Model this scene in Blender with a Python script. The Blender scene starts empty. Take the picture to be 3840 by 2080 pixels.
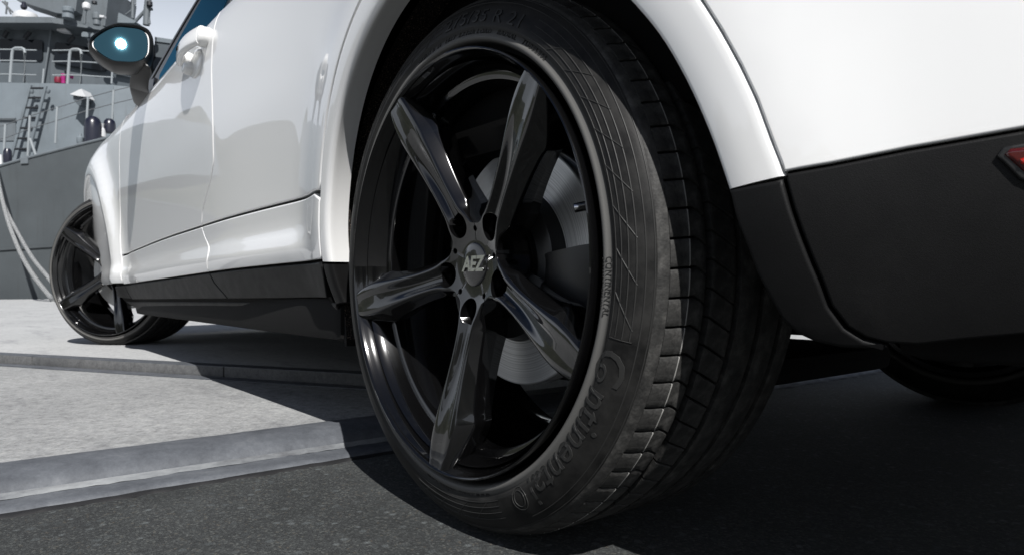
import bpy, bmesh, math, random
from mathutils import Vector, Matrix
from mathutils.geometry import delaunay_2d_cdt

random.seed(7)
scene = bpy.context.scene
col = scene.collection
R = math.radians

# ------------------------------------------------------------------ camera
cam_data = bpy.data.cameras.new('camera')
cam = bpy.data.objects.new('camera', cam_data)
col.objects.link(cam)
scene.camera = cam
CAM = Vector((-0.8104, 0.5065, 0.3372))
_f = Vector((0.79515, -0.60630, 0.01149)).normalized()
_r = Vector((-0.60624, -0.79523, -0.00838)).normalized()
_u = _r.cross(_f).normalized()
cam.matrix_world = Matrix(((_r.x, _u.x, -_f.x, CAM.x), (_r.y, _u.y, -_f.y, CAM.y), (_r.z, _u.z, -_f.z, CAM.z), (0, 0, 0, 1)))
cam_data.sensor_width = 36.0
cam_data.lens = 25.26
cam_data.clip_start = 0.01
cam_data.clip_end = 20000
cam_data.dof.use_dof = True
cam_data.dof.focus_distance = 1.0
cam_data.dof.aperture_fstop = 13.0

# ------------------------------------------------------------------ sky and sun
SUN_DIR = Vector((-0.649, 0.2415, 0.721)).normalized()      # towards the sun: behind the car, a little to its left
world = bpy.data.worlds.new('World')
scene.world = world
world.use_nodes = True
wn = world.node_tree
sky = wn.nodes.new('ShaderNodeTexSky')
sky.sky_type = 'NISHITA'
sky.sun_disc = False
sky.sun_elevation = math.asin(SUN_DIR.z)
sky.sun_rotation = math.atan2(SUN_DIR.x, SUN_DIR.y)
sky.air_density = 0.6
sky.dust_density = 0.6
sky.ozone_density = 2.0
bg = wn.nodes['Background']
bg.inputs[1].default_value = 0.05
# thin fair-weather clouds over the whole sky
tc = wn.nodes.new('ShaderNodeTexCoord')
mp = wn.nodes.new('ShaderNodeMapping'); mp.inputs['Scale'].default_value = (1.6, 1.6, 4.2)
nz = wn.nodes.new('ShaderNodeTexNoise'); nz.inputs['Scale'].default_value = 2.2; nz.inputs['Detail'].default_value = 7; nz.inputs['Roughness'].default_value = .58
rp = wn.nodes.new('ShaderNodeValToRGB'); rp.color_ramp.elements[0].position = .54; rp.color_ramp.elements[1].position = .80; rp.color_ramp.elements[1].color = (.6, .6, .6, 1)
mx = wn.nodes.new('ShaderNodeMixRGB'); mx.inputs[2].default_value = (7.5, 7.7, 8.0, 1)
wn.links.new(tc.outputs['Generated'], mp.inputs[0]); wn.links.new(mp.outputs[0], nz.inputs['Vector'])
wn.links.new(nz.outputs[0], rp.inputs[0]); wn.links.new(rp.outputs[0], mx.inputs[0])
sxyz = wn.nodes.new('ShaderNodeSeparateXYZ'); wn.links.new(tc.outputs['Generated'], sxyz.inputs[0])
hz = wn.nodes.new('ShaderNodeValToRGB'); hz.color_ramp.elements[0].position = .30; hz.color_ramp.elements[0].color = (.8, .8, .8, 1); hz.color_ramp.elements[1].position = .50; hz.color_ramp.elements[1].color = (0, 0, 0, 1)
wn.links.new(sxyz.outputs[2], hz.inputs[0])
hm = wn.nodes.new('ShaderNodeMixRGB'); hm.inputs[2].default_value = (14.0, 14.9, 16.2, 1)          # pale sea haze low in the sky
wn.links.new(hz.outputs[0], hm.inputs[0]); wn.links.new(sky.outputs[0], hm.inputs[1])
wn.links.new(hm.outputs[0], mx.inputs[1]); wn.links.new(mx.outputs[0], bg.inputs[0])

sun_data = bpy.data.lights.new('sun', 'SUN')
sun_data.energy = 5.0
sun_data.angle = R(0.53)
sun_data.color = (1.0, 0.98, 0.955)
sun = bpy.data.objects.new('sun', sun_data)
col.objects.link(sun)
sun.rotation_euler = SUN_DIR.to_track_quat('Z', 'Y').to_euler()

scene.view_settings.view_transform = 'Standard'
scene.view_settings.look = 'None'
scene.view_settings.exposure = 0.33
scene.view_settings.gamma = 1.0
scene.render.engine = 'CYCLES'
scene.cycles.max_bounces = 8

# ------------------------------------------------------------------ materials
M = {}
def mat(name, base=(.5, .5, .5), rough=.5, metal=0.0, coat=0.0, coat_rough=.03, spec=.5):
    m = bpy.data.materials.new(name)
    m.use_nodes = True
    b = m.node_tree.nodes['Principled BSDF']
    b.inputs['Base Color'].default_value = (*base, 1)
    b.inputs['Roughness'].default_value = rough
    b.inputs['Metallic'].default_value = metal
    b.inputs['Coat Weight'].default_value = coat
    b.inputs['Coat Roughness'].default_value = coat_rough
    b.inputs['Specular IOR Level'].default_value = spec
    M[name] = m
    return m
def nd(m, t, **kw):
    n = m.node_tree.nodes.new(t)
    for k, v in kw.items():
        if k in n.inputs: n.inputs[k].default_value = v
        else: setattr(n, k, v)
    return n
def ln(m, a, b): m.node_tree.links.new(a, b)
def bsdf(m): return m.node_tree.nodes['Principled BSDF']
def ramp(m, src, stops):
    r = nd(m, 'ShaderNodeValToRGB')
    e = r.color_ramp.elements
    while len(e) < len(stops): e.new(.5)
    for i, (p, c) in enumerate(stops):
        e[i].position = p
        e[i].color = (*c, 1) if len(c) == 3 else c
    ln(m, src, r.inputs[0])
    return r
def coords(m, kind='Object', scale=(1, 1, 1)):
    t = nd(m, 'ShaderNodeTexCoord'); p = nd(m, 'ShaderNodeMapping')
    p.inputs['Scale'].default_value = scale
    ln(m, t.outputs[kind], p.inputs[0])
    return p.outputs[0]
def bump(m, h, strength=.2, dist=.002, target=None):
    b = nd(m, 'ShaderNodeBump'); b.inputs['Strength'].default_value = strength; b.inputs['Distance'].default_value = dist
    ln(m, h, b.inputs['Height']); ln(m, b.outputs[0], (target or bsdf(m)).inputs['Normal'])
    return b
def noise(m, co, scale, detail=4, rough=.55):
    n = nd(m, 'ShaderNodeTexNoise', Scale=scale, Detail=detail, Roughness=rough)
    ln(m, co, n.inputs['Vector'])
    return n.outputs[0]
def mixc(m, fac, a, b, mode='MIX'):
    x = nd(m, 'ShaderNodeMixRGB'); x.blend_type = mode
    for i, v in ((0, fac), (1, a), (2, b)):
        if isinstance(v, (int, float)): x.inputs[i].default_value = v
        elif isinstance(v, tuple): x.inputs[i].default_value = (*v, 1)
        else: ln(m, v, x.inputs[i])
    return x.outputs[0]

m = mat('white_paint', (.80, .80, .79), .32, 0, 1.0, .015)
co = coords(m); bump(m, noise(m, co, 900, 2), .02, .0005)
m = mat('gap_black', (.004, .004, .004), .8, spec=.1)
m = mat('black_plastic', (.011, .011, .0115), .52, spec=.2)
co = coords(m)
v = nd(m, 'ShaderNodeTexVoronoi', Scale=900.0); ln(m, co, v.inputs['Vector']); bump(m, v.outputs[0], .12, .0006)
c_ = ramp(m, noise(m, co, 4.5, 8, .7), [(.32, (.004, .004, .0042)), (.55, (.006, .006, .0062)), (.75, (.012, .0118, .0115))]); ln(m, c_.outputs[0], bsdf(m).inputs['Base Color'])
r_ = ramp(m, noise(m, co, 30, 4), [(.3, (.49, .49, .49)), (.7, (.56, .56, .56))]); ln(m, r_.outputs[0], bsdf(m).inputs['Roughness'])
m = mat('satin_black', (.012, .012, .012), .35)
m = mat('gloss_black', (.0025, .0025, .0027), .15, 0, 1.0, .02, spec=0.22)
bsdf(m).inputs['Coat IOR'].default_value = 1.50
co = coords(m); bump(m, noise(m, co, 60, 3), .012, .002)
m = mat('dark_metal', (.06, .06, .06), .45, .8)
m = mat('rubber', (.012, .012, .012), .5, spec=.13)
co = coords(m)
n1 = noise(m, co, 26, 6, .65); n2 = noise(m, co, 420, 3)
sx = nd(m, 'ShaderNodeSeparateXYZ'); ln(m, co, sx.inputs[0])
cb = nd(m, 'ShaderNodeCombineXYZ'); ln(m, sx.outputs[0], cb.inputs[0]); ln(m, sx.outputs[2], cb.inputs[1])
le = nd(m, 'ShaderNodeVectorMath', operation='LENGTH'); ln(m, cb.outputs[0], le.inputs[0])
sc_ = nd(m, 'ShaderNodeMath', operation='MULTIPLY'); sc_.inputs[1].default_value = 2.5; ln(m, le.outputs['Value'], sc_.inputs[0])
band = ramp(m, sc_.outputs[0], [(.724, (0, 0, 0)), (.732, (1, 1, 1)), (.752, (1, 1, 1)), (.764, (0, 0, 0))])          # sheen on the rim protector painted as a pale band, r .293 to .302
c_ = ramp(m, n1, [(.35, (.009, .009, .009)), (.68, (.026, .0255, .0245))])
ln(m, mixc(m, band.outputs[0], c_.outputs[0], (.115, .113, .108)), bsdf(m).inputs['Base Color'])
r_ = ramp(m, n1, [(.3, (.36, .36, .36)), (.7, (.56, .56, .56))]); ln(m, r_.outputs[0], bsdf(m).inputs['Roughness'])
bump(m, n2, .12, .0008)
m = mat('tread_rubber', (.02, .02, .0195), .58, spec=.25)
co = coords(m)
n1 = noise(m, co, 60, 6, .7)
c_ = ramp(m, n1, [(.33, (.014, .014, .0138)), (.52, (.034, .0335, .032)), (.72, (.075, .073, .069))]); ln(m, c_.outputs[0], bsdf(m).inputs['Base Color'])
v = nd(m, 'ShaderNodeTexVoronoi', Scale=340.0); ln(m, co, v.inputs['Vector'])
bump(m, mixc(m, .5, noise(m, co, 300, 3), v.outputs[0]), .3, .0012)
m = mat('mould_line', (.30, .295, .28), .6)
m = mat('sidewall_relief', (.027, .027, .0262), .45, spec=.2)
m = mat('silver', (.80, .80, .80), .18, 1.0)
m = mat('chrome', (.6, .6, .6), .12, 1.0)
m = mat('disc_steel', (.42, .42, .41), .40, .5)
co = coords(m)
sx = nd(m, 'ShaderNodeSeparateXYZ'); ln(m, co, sx.inputs[0])
cb = nd(m, 'ShaderNodeCombineXYZ'); ln(m, sx.outputs[0], cb.inputs[0]); ln(m, sx.outputs[2], cb.inputs[1])
le = nd(m, 'ShaderNodeVectorMath', operation='LENGTH'); ln(m, cb.outputs[0], le.inputs[0])
cr = nd(m, 'ShaderNodeCombineXYZ'); ln(m, le.outputs['Value'], cr.inputs[0])
st = nd(m, 'ShaderNodeTexNoise', Scale=520.0, Detail=3.0); ln(m, cr.outputs[0], st.inputs['Vector'])
c_ = ramp(m, st.outputs[0], [(.3, (.30, .30, .295)), (.62, (.72, .72, .71))]); ln(m, c_.outputs[0], bsdf(m).inputs['Base Color'])
bump(m, st.outputs[0], .35, .0006)
m = mat('liner_felt', (.012, .011, .010), .9, spec=.2)
co = coords(m)
v = nd(m, 'ShaderNodeTexNoise', Scale=420.0, Detail=2.0); ln(m, co, v.inputs['Vector'])
c_ = ramp(m, v.outputs[0], [(.48, (.006, .006, .006)), (.62, (.045, .038, .032)), (.72, (.24, .18, .14))]); ln(m, c_.outputs[0], bsdf(m).inputs['Base Color'])
bump(m, v.outputs[0], .8, .003)
m = mat('underbody', (.006, .006, .006), .8, spec=.2)
m = mat('exhaust', (.05, .04, .035), .45, .7)
# tinted glass: dark body, mirror-like surface
m = mat('tinted_glass', (.004, .010, .016), .03)
gn = nd(m, 'ShaderNodeBsdfGlossy'); gn.inputs['Color'].default_value = (.032, .115, .185, 1); gn.inputs['Roughness'].default_value = .015      # blue of the sky reflection put into the colour
ln(m, gn.outputs[0], m.node_tree.nodes['Material Output'].inputs['Surface'])
m = mat('mirror_glass', (.055, .145, .19), .004, 1.0)
m = mat('red_lens', (.06, .003, .0025), .12, 0, 1.0, .02)
m = mat('red_lamp', (.45, .015, .006), .2, 0, 1.0, .02)
bsdf(m).inputs['Transmission Weight'].default_value = .0
# ground
m = mat('asphalt', (.1, .1, .1), .85, spec=.3)
co = coords(m)
v = nd(m, 'ShaderNodeTexVoronoi', Scale=290.0); ln(m, co, v.inputs['Vector'])
vd = nd(m, 'ShaderNodeTexVoronoi', Scale=290.0, feature='DISTANCE_TO_EDGE'); ln(m, co, vd.inputs['Vector'])
sp = nd(m, 'ShaderNodeSeparateColor'); ln(m, v.outputs['Color'], sp.inputs[0])
st_ = ramp(m, sp.outputs[0], [(0, (.06, .062, .062)), (.45, (.088, .091, .091)), (.8, (.115, .12, .118)), (.93, (.175, .18, .172)), (1, (.14, .122, .10))])
v2 = nd(m, 'ShaderNodeTexVoronoi', Scale=62.0); ln(m, co, v2.inputs['Vector'])
sp2 = nd(m, 'ShaderNodeSeparateColor'); ln(m, v2.outputs['Color'], sp2.inputs[0])
big = ramp(m, sp2.outputs[1], [(.0, (.0, .0, .0)), (.70, (0, 0, 0)), (.80, (1, 1, 1))])
near = ramp(m, v2.outputs['Distance'], [(.25, (1, 1, 1)), (.42, (0, 0, 0))])
bm_ = mixc(m, 1.0, big.outputs[0], near.outputs[0], 'MULTIPLY')
tone = ramp(m, sp2.outputs[2], [(0, (.05, .052, .053)), (.5, (.13, .14, .142)), (.85, (.26, .275, .275)), (1, (.16, .14, .11))])
c1 = mixc(m, bm_, st_.outputs[0], tone.outputs[0])
ed = ramp(m, vd.outputs[0], [(0, (.5, .5, .5)), (.10, (1, 1, 1))])
c2 = mixc(m, .85, c1, ed.outputs[0], 'MULTIPLY')
pat = ramp(m, noise(m, co, 3.2, 6, .65), [(.3, (.32, .332, .336)), (.7, (.62, .638, .64))])
c3 = mixc(m, 1.0, c2, pat.outputs[0], 'MULTIPLY'); ln(m, c3, bsdf(m).inputs['Base Color'])
bump(m, mixc(m, .4, ed.outputs[0], noise(m, co, 260, 4)), .6, .003)
def concrete(name, a, b, grit=1.0):
    m = mat(name, a, .9, spec=.25)
    co = coords(m)
    base = ramp(m, noise(m, co, 1.7, 7, .62), [(.3, a), (.7, b)])
    sp = nd(m, 'ShaderNodeTexVoronoi', Scale=210.0); ln(m, co, sp.inputs['Vector'])
    s1 = nd(m, 'ShaderNodeSeparateColor'); ln(m, sp.outputs['Color'], s1.inputs[0])
    g = ramp(m, s1.outputs[0], [(0, (.62, .62, .62)), (.25, (.9, .9, .9)), (.8, (1.06, 1.06, 1.05)), (1, (1.3, 1.27, 1.2))])
    c = mixc(m, .55 * grit, base.outputs[0], g.outputs[0], 'MULTIPLY')
    f = ramp(m, noise(m, co, 45, 8, .8), [(.32, (.5, .5, .5)), (.5, (1, 1, 1)), (.68, (1.3, 1.3, 1.28))])
    c = mixc(m, .8 * grit, c, f.outputs[0], 'MULTIPLY')
    stn = ramp(m, noise(m, coords(m, scale=(2.2, 9, 2.2)), 1.1, 5, .6), [(.55, (1, 1, 1)), (.68, (.70, .70, .72))])
    c = mixc(m, .7, c, stn.outputs[0], 'MULTIPLY')
    ln(m, c, bsdf(m).inputs['Base Color'])
    bump(m, mixc(m, .5, noise(m, co, 180, 5, .7), s1.outputs[0]), .35 * grit, .003)
    return m
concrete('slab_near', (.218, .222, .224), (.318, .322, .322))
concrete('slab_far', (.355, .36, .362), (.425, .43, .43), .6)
concrete('kerb_face', (.09, .092, .095), (.14, .14, .14), .8)
m = mat('steel_edge', (.20, .215, .235), .6, .05, spec=.3)
co = coords(m)
n1 = noise(m, co, 16, 10, .8)
c_ = ramp(m, n1, [(.34, (.06, .065, .074)), (.55, (.098, .105, .117)), (.76, (.15, .158, .17))]); ln(m, c_.outputs[0], bsdf(m).inputs['Base Color'])
r_ = ramp(m, n1, [(.3, (.7, .7, .7)), (.7, (.5, .5, .5))]); ln(m, r_.outputs[0], bsdf(m).inputs['Roughness'])
bump(m, noise(m, co, 60, 5), .3, .002)
m = mat('pale_strip', (.5, .5, .5), .6)
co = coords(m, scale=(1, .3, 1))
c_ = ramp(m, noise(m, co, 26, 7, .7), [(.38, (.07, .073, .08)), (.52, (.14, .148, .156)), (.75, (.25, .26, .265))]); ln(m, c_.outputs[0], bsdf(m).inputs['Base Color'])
m = mat('gap_shade', (.008, .008, .009), .7)
m = mat('water', (.02, .035, .04), .06, spec=.5)
co = coords(m); bump(m, noise(m, co, .9, 6, .6), .5, .25)
m = mat('hill', (.05, .06, .045), .95)
co = coords(m); c_ = ramp(m, noise(m, co, .03, 8, .7), [(.35, (.03, .04, .028)), (.7, (.10, .10, .075))]); ln(m, c_.outputs[0], bsdf(m).inputs['Base Color'])
# ship
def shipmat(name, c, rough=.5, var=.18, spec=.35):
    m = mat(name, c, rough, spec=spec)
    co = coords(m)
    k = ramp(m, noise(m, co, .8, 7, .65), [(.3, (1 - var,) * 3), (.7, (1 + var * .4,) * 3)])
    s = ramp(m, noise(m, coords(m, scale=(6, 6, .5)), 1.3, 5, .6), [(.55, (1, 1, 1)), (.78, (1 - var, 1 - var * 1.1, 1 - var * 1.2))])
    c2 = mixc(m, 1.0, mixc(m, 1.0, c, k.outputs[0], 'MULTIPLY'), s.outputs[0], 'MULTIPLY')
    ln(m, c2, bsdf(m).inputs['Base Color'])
shipmat('ship_hull', (.064, .073, .078), .5)
shipmat('ship_light', (.165, .192, .212))
shipmat('ship_grey', (.125, .142, .155))
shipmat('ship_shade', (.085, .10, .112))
shipmat('ship_rail', (.26, .285, .30), .45, .1)
shipmat('ship_white', (.55, .56, .57), .4, .08)
shipmat('ship_dark', (.02, .022, .026), .5)
shipmat('ship_navy', (.010, .011, .022), .3, .1, .6)
shipmat('ship_wire', (.12, .13, .14), .6)
shipmat('ship_red', (.16, .012, .03), .45)
shipmat('ship_pink', (.30, .015, .14), .45)
m = mat('ship_glass', (.006, .008, .011), .12, spec=.22)
m = mat('rope', (.42, .43, .42), .9)
wv = nd(m, 'ShaderNodeTexWave', Scale=7.0, Distortion=1.5); ln(m, coords(m, scale=(1, 1, 2)), wv.inputs['Vector'])
c_ = ramp(m, wv.outputs[0], [(.3, (.04, .042, .045)), (.62, (.38, .39, .39))]); ln(m, c_.outputs[0], bsdf(m).inputs['Base Color']); bump(m, wv.outputs[0], .8, .01)

# ------------------------------------------------------------------ helpers
def link(o, parent=None):
    col.objects.link(o)
    if parent is not None: o.parent = parent
    return o
def obj(name, verts, faces, material, parent=None, smooth=True, sharp=None, normals=None):
    me = bpy.data.meshes.new(name)
    me.from_pydata([tuple(v) for v in verts], [], faces)
    me.update()
    if smooth: me.shade_smooth()
    if sharp is not None: me.set_sharp_from_angle(angle=R(sharp))
    if normals is not None: me.normals_split_custom_set_from_vertices([tuple(n) for n in normals])
    me.materials.append(M[material])
    o = bpy.data.objects.new(name, me)
    return link(o, parent)
def empty(name, loc=(0, 0, 0), rz=0, parent=None):
    o = bpy.data.objects.new(name, None)
    o.location = loc; o.rotation_euler = (0, 0, rz); o.empty_display_size = .1
    return link(o, parent)
def tag(o, label=None, cat=None, group=None, kind=None):
    if label: o['label'] = label
    if cat: o['category'] = cat
    if group: o['group'] = group
    if kind: o['kind'] = kind
    return o
def fix_normals(o):
    bm = bmesh.new(); bm.from_mesh(o.data); bmesh.ops.recalc_face_normals(bm, faces=bm.faces[:]); bm.to_mesh(o.data); bm.free()
def lathe(prof, n=96, a0=0.0, a1=2 * math.pi):
    """revolve (y, r) about the y axis"""
    full = abs(a1 - a0 - 2 * math.pi) < 1e-6
    k = n if full else n + 1
    V, F = [], []
    for i in range(k):
        a = a0 + (a1 - a0) * i / n
        for y, r in prof: V.append((r * math.cos(a), y, r * math.sin(a)))
    p = len(prof)
    for i in range(n):
        j = (i + 1) % k
        for q in range(p - 1): F.append((i * p + q, i * p + q + 1, j * p + q + 1, j * p + q))
    return V, F
def tube_geo(pts, r, n=8, caps=True):
    P = [Vector(p) for p in pts]; V, F = [], []
    up = Vector((0, 0, 1))
    for i, p in enumerate(P):
        t = (P[min(i + 1, len(P) - 1)] - P[max(i - 1, 0)]).normalized()
        a = t.cross(up)
        if a.length < 1e-3: a = t.cross(Vector((1, 0, 0)))
        a.normalize(); b = t.cross(a)
        rr = r[i] if isinstance(r, (list, tuple)) else r
        for k in range(n):
            an = 2 * math.pi * k / n
            V.append(p + a * rr * math.cos(an) + b * rr * math.sin(an))
    for i in range(len(P) - 1):
        for k in range(n):
            k2 = (k + 1) % n
            F.append((i * n + k, i * n + k2, (i + 1) * n + k2, (i + 1) * n + k))
    if caps:
        F.append(tuple(range(n))); F.append(tuple(range((len(P) - 1) * n, len(P) * n))[::-1])
    return V, F
def box_geo(x0, x1, y0, y1, z0, z1):
    V = [(x, y, z) for z in (z0, z1) for y in (y0, y1) for x in (x0, x1)]
    F = [(0, 2, 3, 1), (4, 5, 7, 6), (0, 1, 5, 4), (2, 6, 7, 3), (0, 4, 6, 2), (1, 3, 7, 5)]
    return V, F
def bevel(o, w, seg=2, ang=30):
    bm = bmesh.new(); bm.from_mesh(o.data)
    bmesh.ops.recalc_face_normals(bm, faces=bm.faces[:])
    es = [e for e in bm.edges if len(e.link_faces) == 2 and e.calc_face_angle(0) > R(ang)]
    bmesh.ops.bevel(bm, geom=es, offset=w, segments=seg, profile=.6, affect='EDGES')
    bm.to_mesh(o.data); bm.free(); o.data.shade_smooth(); o.data.set_sharp_from_angle(angle=R(40))
    return o
def smoothstep(a, b, x):
    t = min(1.0, max(0.0, (x - a) / (b - a))); return t * t * (3 - 2 * t)

# ------------------------------------------------------------------ the quay
def prism(name, pts, z0, z1, material, parent=None):
    n = len(pts)
    V = [(x, y, z1) for x, y in pts] + [(x, y, z0) for x, y in pts]
    F = [tuple(range(n)), tuple(range(n, 2 * n))[::-1]] + [(i, i + n, (i + 1) % n + n, (i + 1) % n) for i in range(n)]
    o = obj(name, V, F, material, parent, smooth=False)
    fix_normals(o)
    return o
tag(obj('asphalt', [(-600, -600, .009), (.52, -600, .009), (.52, 600, .009), (-600, 600, .009)], [(0, 1, 2, 3)], 'asphalt', smooth=False), kind='structure')
tag(obj('water', [(-9000, -9000, -1.6), (9000, -9000, -1.6), (9000, 9000, -1.6), (-9000, 9000, -1.6)], [(0, 1, 2, 3)], 'water', smooth=False), kind='structure')
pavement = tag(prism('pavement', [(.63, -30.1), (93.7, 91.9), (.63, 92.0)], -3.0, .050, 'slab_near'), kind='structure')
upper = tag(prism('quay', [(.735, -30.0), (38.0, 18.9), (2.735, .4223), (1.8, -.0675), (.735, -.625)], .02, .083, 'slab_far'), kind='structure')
# darker kerb stones that carry the edge of the upper slab, and the flat bar along its foot
def along(a, b, n):
    return [(a[0] + (b[0] - a[0]) * i / n, a[1] + (b[1] - a[1]) * i / n) for i in range(n + 1)]
E0, E1 = Vector((38.0, 18.9)), Vector((.735, -.62))
dv = (E0 - E1).normalized(); nv = Vector((-dv.y, dv.x))          # nv points to the near slab
if nv.x > 0: nv = -nv
kerb = tag(empty('kerb', (E1.x, E1.y, 0)), 'low concrete kerb with dark stained face below the upper quay slab', 'kerb')
L = 0.0; k = 0
while L < 16:
    ln_ = .98 + random.uniform(-.02, .02)
    a = dv * L; b = dv * (L + ln_ - .006)
    j = random.uniform(-.001, .001)
    P = [a + nv * (.018 + j), b + nv * (.018 + j), b + nv * -.02, a + nv * -.02]
    V = [(p.x, p.y, .052) for p in P] + [(p.x, p.y, .0855) for p in P]
    o = obj('kerb_stone', V, [(3, 2, 1, 0), (4, 5, 6, 7), (0, 1, 5, 4), (1, 2, 6, 5), (2, 3, 7, 6), (3, 0, 4, 7)], 'kerb_face', kerb, smooth=False)
    bevel(o, .003, 2)
    P = [a + nv * (.0165), b + nv * (.0165), b + nv * -.042, a + nv * -.042]
    V = [(p.x, p.y, .0835) for p in P] + [(p.x, p.y, .0872) for p in P]
    obj('edge_bar', V, [(3, 2, 1, 0), (4, 5, 6, 7), (0, 1, 5, 4), (1, 2, 6, 5), (2, 3, 7, 6), (3, 0, 4, 7)], 'steel_edge', kerb, smooth=False)
    P = [a + nv * .07, b + nv * .07, b + nv * .019, a + nv * .019]
    V = [(p.x, p.y, .0505) for p in P] + [(p.x, p.y, .0535) for p in P]
    obj('foot_bar', V, [(3, 2, 1, 0), (4, 5, 6, 7), (0, 1, 5, 4), (1, 2, 6, 5), (2, 3, 7, 6), (3, 0, 4, 7)], 'steel_edge', kerb, smooth=False)
    L += ln_; k += 1
# rounded steel nosing between slab and asphalt, running across under the car
nose = tag(empty('nosing', (.56, 0, 0)), 'rounded grey steel nosing with pale mottled line along the slab edge', 'nosing')
def extrude_y(name, prof, y0, y1, n, material, parent, jit=0.0, jl=()):
    V, F = [], []
    p = len(prof); ph = random.random() * 9
    for i in range(n + 1):
        y = y0 + (y1 - y0) * i / n
        for q, (x, z) in enumerate(prof):
            dx = dz = 0.0
            if q in jl:
                dx = jit * (math.sin(y * 37 + ph) * .4 + math.sin(y * 91 + ph * 2) * .3 + random.uniform(-.5, .5))
                dz = jit * .25 * random.uniform(-1, 1)
            V.append((x - .56 + dx, y, z + dz))
    for i in range(n):
        for q in range(p - 1): F.append((i * p + q, (i + 1) * p + q, (i + 1) * p + q + 1, i * p + q + 1))
    o = obj(name, V, F, material, parent); fix_normals(o)
    return o
extrude_y('bullnose', [(.66, .0495), (.652, .0525), (.63, .0545), (.60, .0545), (.575, .0525), (.556, .047), (.543, .0405), (.5365, .033), (.5335, .027)], -8, 8, 700, 'steel_edge', nose, .0012, (0, 1))
extrude_y('pale_edge', [(.5342, .0285), (.5318, .0255), (.529, .0228), (.5262, .0205)], -8, 8, 900, 'pale_strip' if 'pale_strip' in M else 'steel_edge', nose, .003, (2, 3))  # strip in a paler, mottled colour than the steel beside it
extrude_y('base_plate', [(.532, .0215), (.525, .0195), (.51, .0190), (.489, .0185), (.478, .017), (.4735, .012), (.471, .004)], -8, 8, 900, 'steel_edge', nose, .004, (4, 5, 6))
extrude_y('shadow_gap', [(.478, .0125), (.470, .0128), (.464, .0118), (.460, .0085)], -8, 8, 1100, 'gap_shade', nose, .006, (2, 3))  # black strip paints in the shadow gap where plate meets asphalt
# far hills on the other side of the harbour
V, F = [], []
n = 160
for i in range(n + 1):
    a = R(4 + 200 * i / n)
    e = smoothstep(0, .06, i / n) * smoothstep(1, .9, i / n)
    h = (125 + 60 * math.sin(i * .11 + .6) + 35 * math.sin(i * .31) + 14 * math.sin(i * .83)) * e
    for d, q in ((700, 0), (800, .55), (900, .9), (1000, 1.0), (1300, 0)):
        V.append((d * math.cos(a), d * math.sin(a), -2 + q * (h + 4 * math.sin(i * 1.7 + d))))
for i in range(n):
    for q in range(4): F.append((i * 5 + q, (i + 1) * 5 + q, (i + 1) * 5 + q + 1, i * 5 + q + 1))
tag(obj('hills', V, F, 'hill'), kind='structure')

# ------------------------------------------------------------------ the grey ship
ship = tag(empty('ship', (24.70, -2.31, 0), R(-127.33)), 'grey naval ship with bridge windows, radar mast and deck railings moored at the quay', 'ship')
SP = {}
def sput(name, parent, V, F, material, sharp=35):
    host = ship
    if parent is not None and parent not in SP:
        nm = parent.split('.')[0]
        o = obj(nm, V, F, material, ship, sharp=sharp); SP[parent] = o
    else:
        o = obj(name, V, F, material, SP[parent] if parent else ship, sharp=sharp)
        if parent is None: SP[name] = o
    fix_normals(o)
    return o
def sprism(name, parent, material, pts, th):
    n = len(pts)
    V = list(pts) + [(x, y + th, z) for x, y, z in pts]
    F = [tuple(range(n)), tuple(range(n, 2 * n))[::-1]] + [(i, i + n, (i + 1) % n + n, (i + 1) % n) for i in range(n)]
    sput(name, parent, V, F, material)
def stube(name, parent, material, pts, r):
    sput(name, parent, *tube_geo(pts, r, 8), material)
def slathe(name, parent, material, c, prof):
    V, F = [], []; n = 20; p = len(prof)
    for i in range(n):
        a = 2 * math.pi * i / n
        for r, z in prof: V.append((c[0] + r * math.cos(a), c[1] + r * math.sin(a), z))
    for i in range(n):
        j = (i + 1) % n
        for q in range(p - 1): F.append((i * p + q, i * p + q + 1, j * p + q + 1, j * p + q))
    sput(name, parent, V, F, material)
sprism('hull',None,'ship_hull',[(-20.652, -0.8, 0.743), (-5.126, -0.8, 3.429), (-2.96, -0.8, 3.772), (-1.876, -0.8, 3.998), (-1.154, -0.8, 4.201), (-0.432, -0.8, 4.383), (0.435, -0.8, 4.599), (1.373, -0.8, 4.819), (2.818, -0.8, 5.132), (4.984, -0.8, 5.475), (16.9, -0.8, 6.566), (16.9, -0.8, -2.822), (-20.652, -0.8, -2.506)],6.0)
sprism('rubbing_strake','hull','ship_hull',[(-5.083, -0.85, 1.405), (5.004, -0.85, 1.968), (5.004, -0.85, 1.878), (-5.083, -0.85, 1.315)],0.05)
stube('deck_edge','hull','ship_grey',[(-20.652, -0.8, 0.743), (-5.126, -0.8, 3.429), (-2.96, -0.8, 3.772), (-1.876, -0.8, 3.998), (-1.154, -0.8, 4.201), (-0.432, -0.8, 4.383), (0.435, -0.8, 4.599), (1.373, -0.8, 4.819), (2.818, -0.8, 5.132), (4.984, -0.8, 5.475)],0.045)
sprism('deckhouse',None,'ship_light',[(-19.897, 1.2, 7.181), (-3.301, 1.2, 7.042), (-1.642, 1.2, 7.004), (0.373, 1.2, 6.94), (0.373, 1.2, 3.739), (-19.897, 1.2, 3.91)],5.0)
sprism('deckhouse_panel','deckhouse','ship_light',[(0.381, 1.2, 6.924), (1.157, 1.6, 6.941), (1.157, 1.6, 3.79), (0.381, 1.2, 3.739)],4.0)
sprism('door_panel','deckhouse','ship_grey',[(-3.517, 1.17, 5.867), (-2.775, 1.17, 5.861), (-2.775, 1.17, 5.143), (-3.517, 1.17, 5.149)],0.05)
stube('pipe','deckhouse','ship_grey',[(-3.466, 1.1, 5.858), (-2.727, 1.1, 5.844)],0.03)
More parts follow.
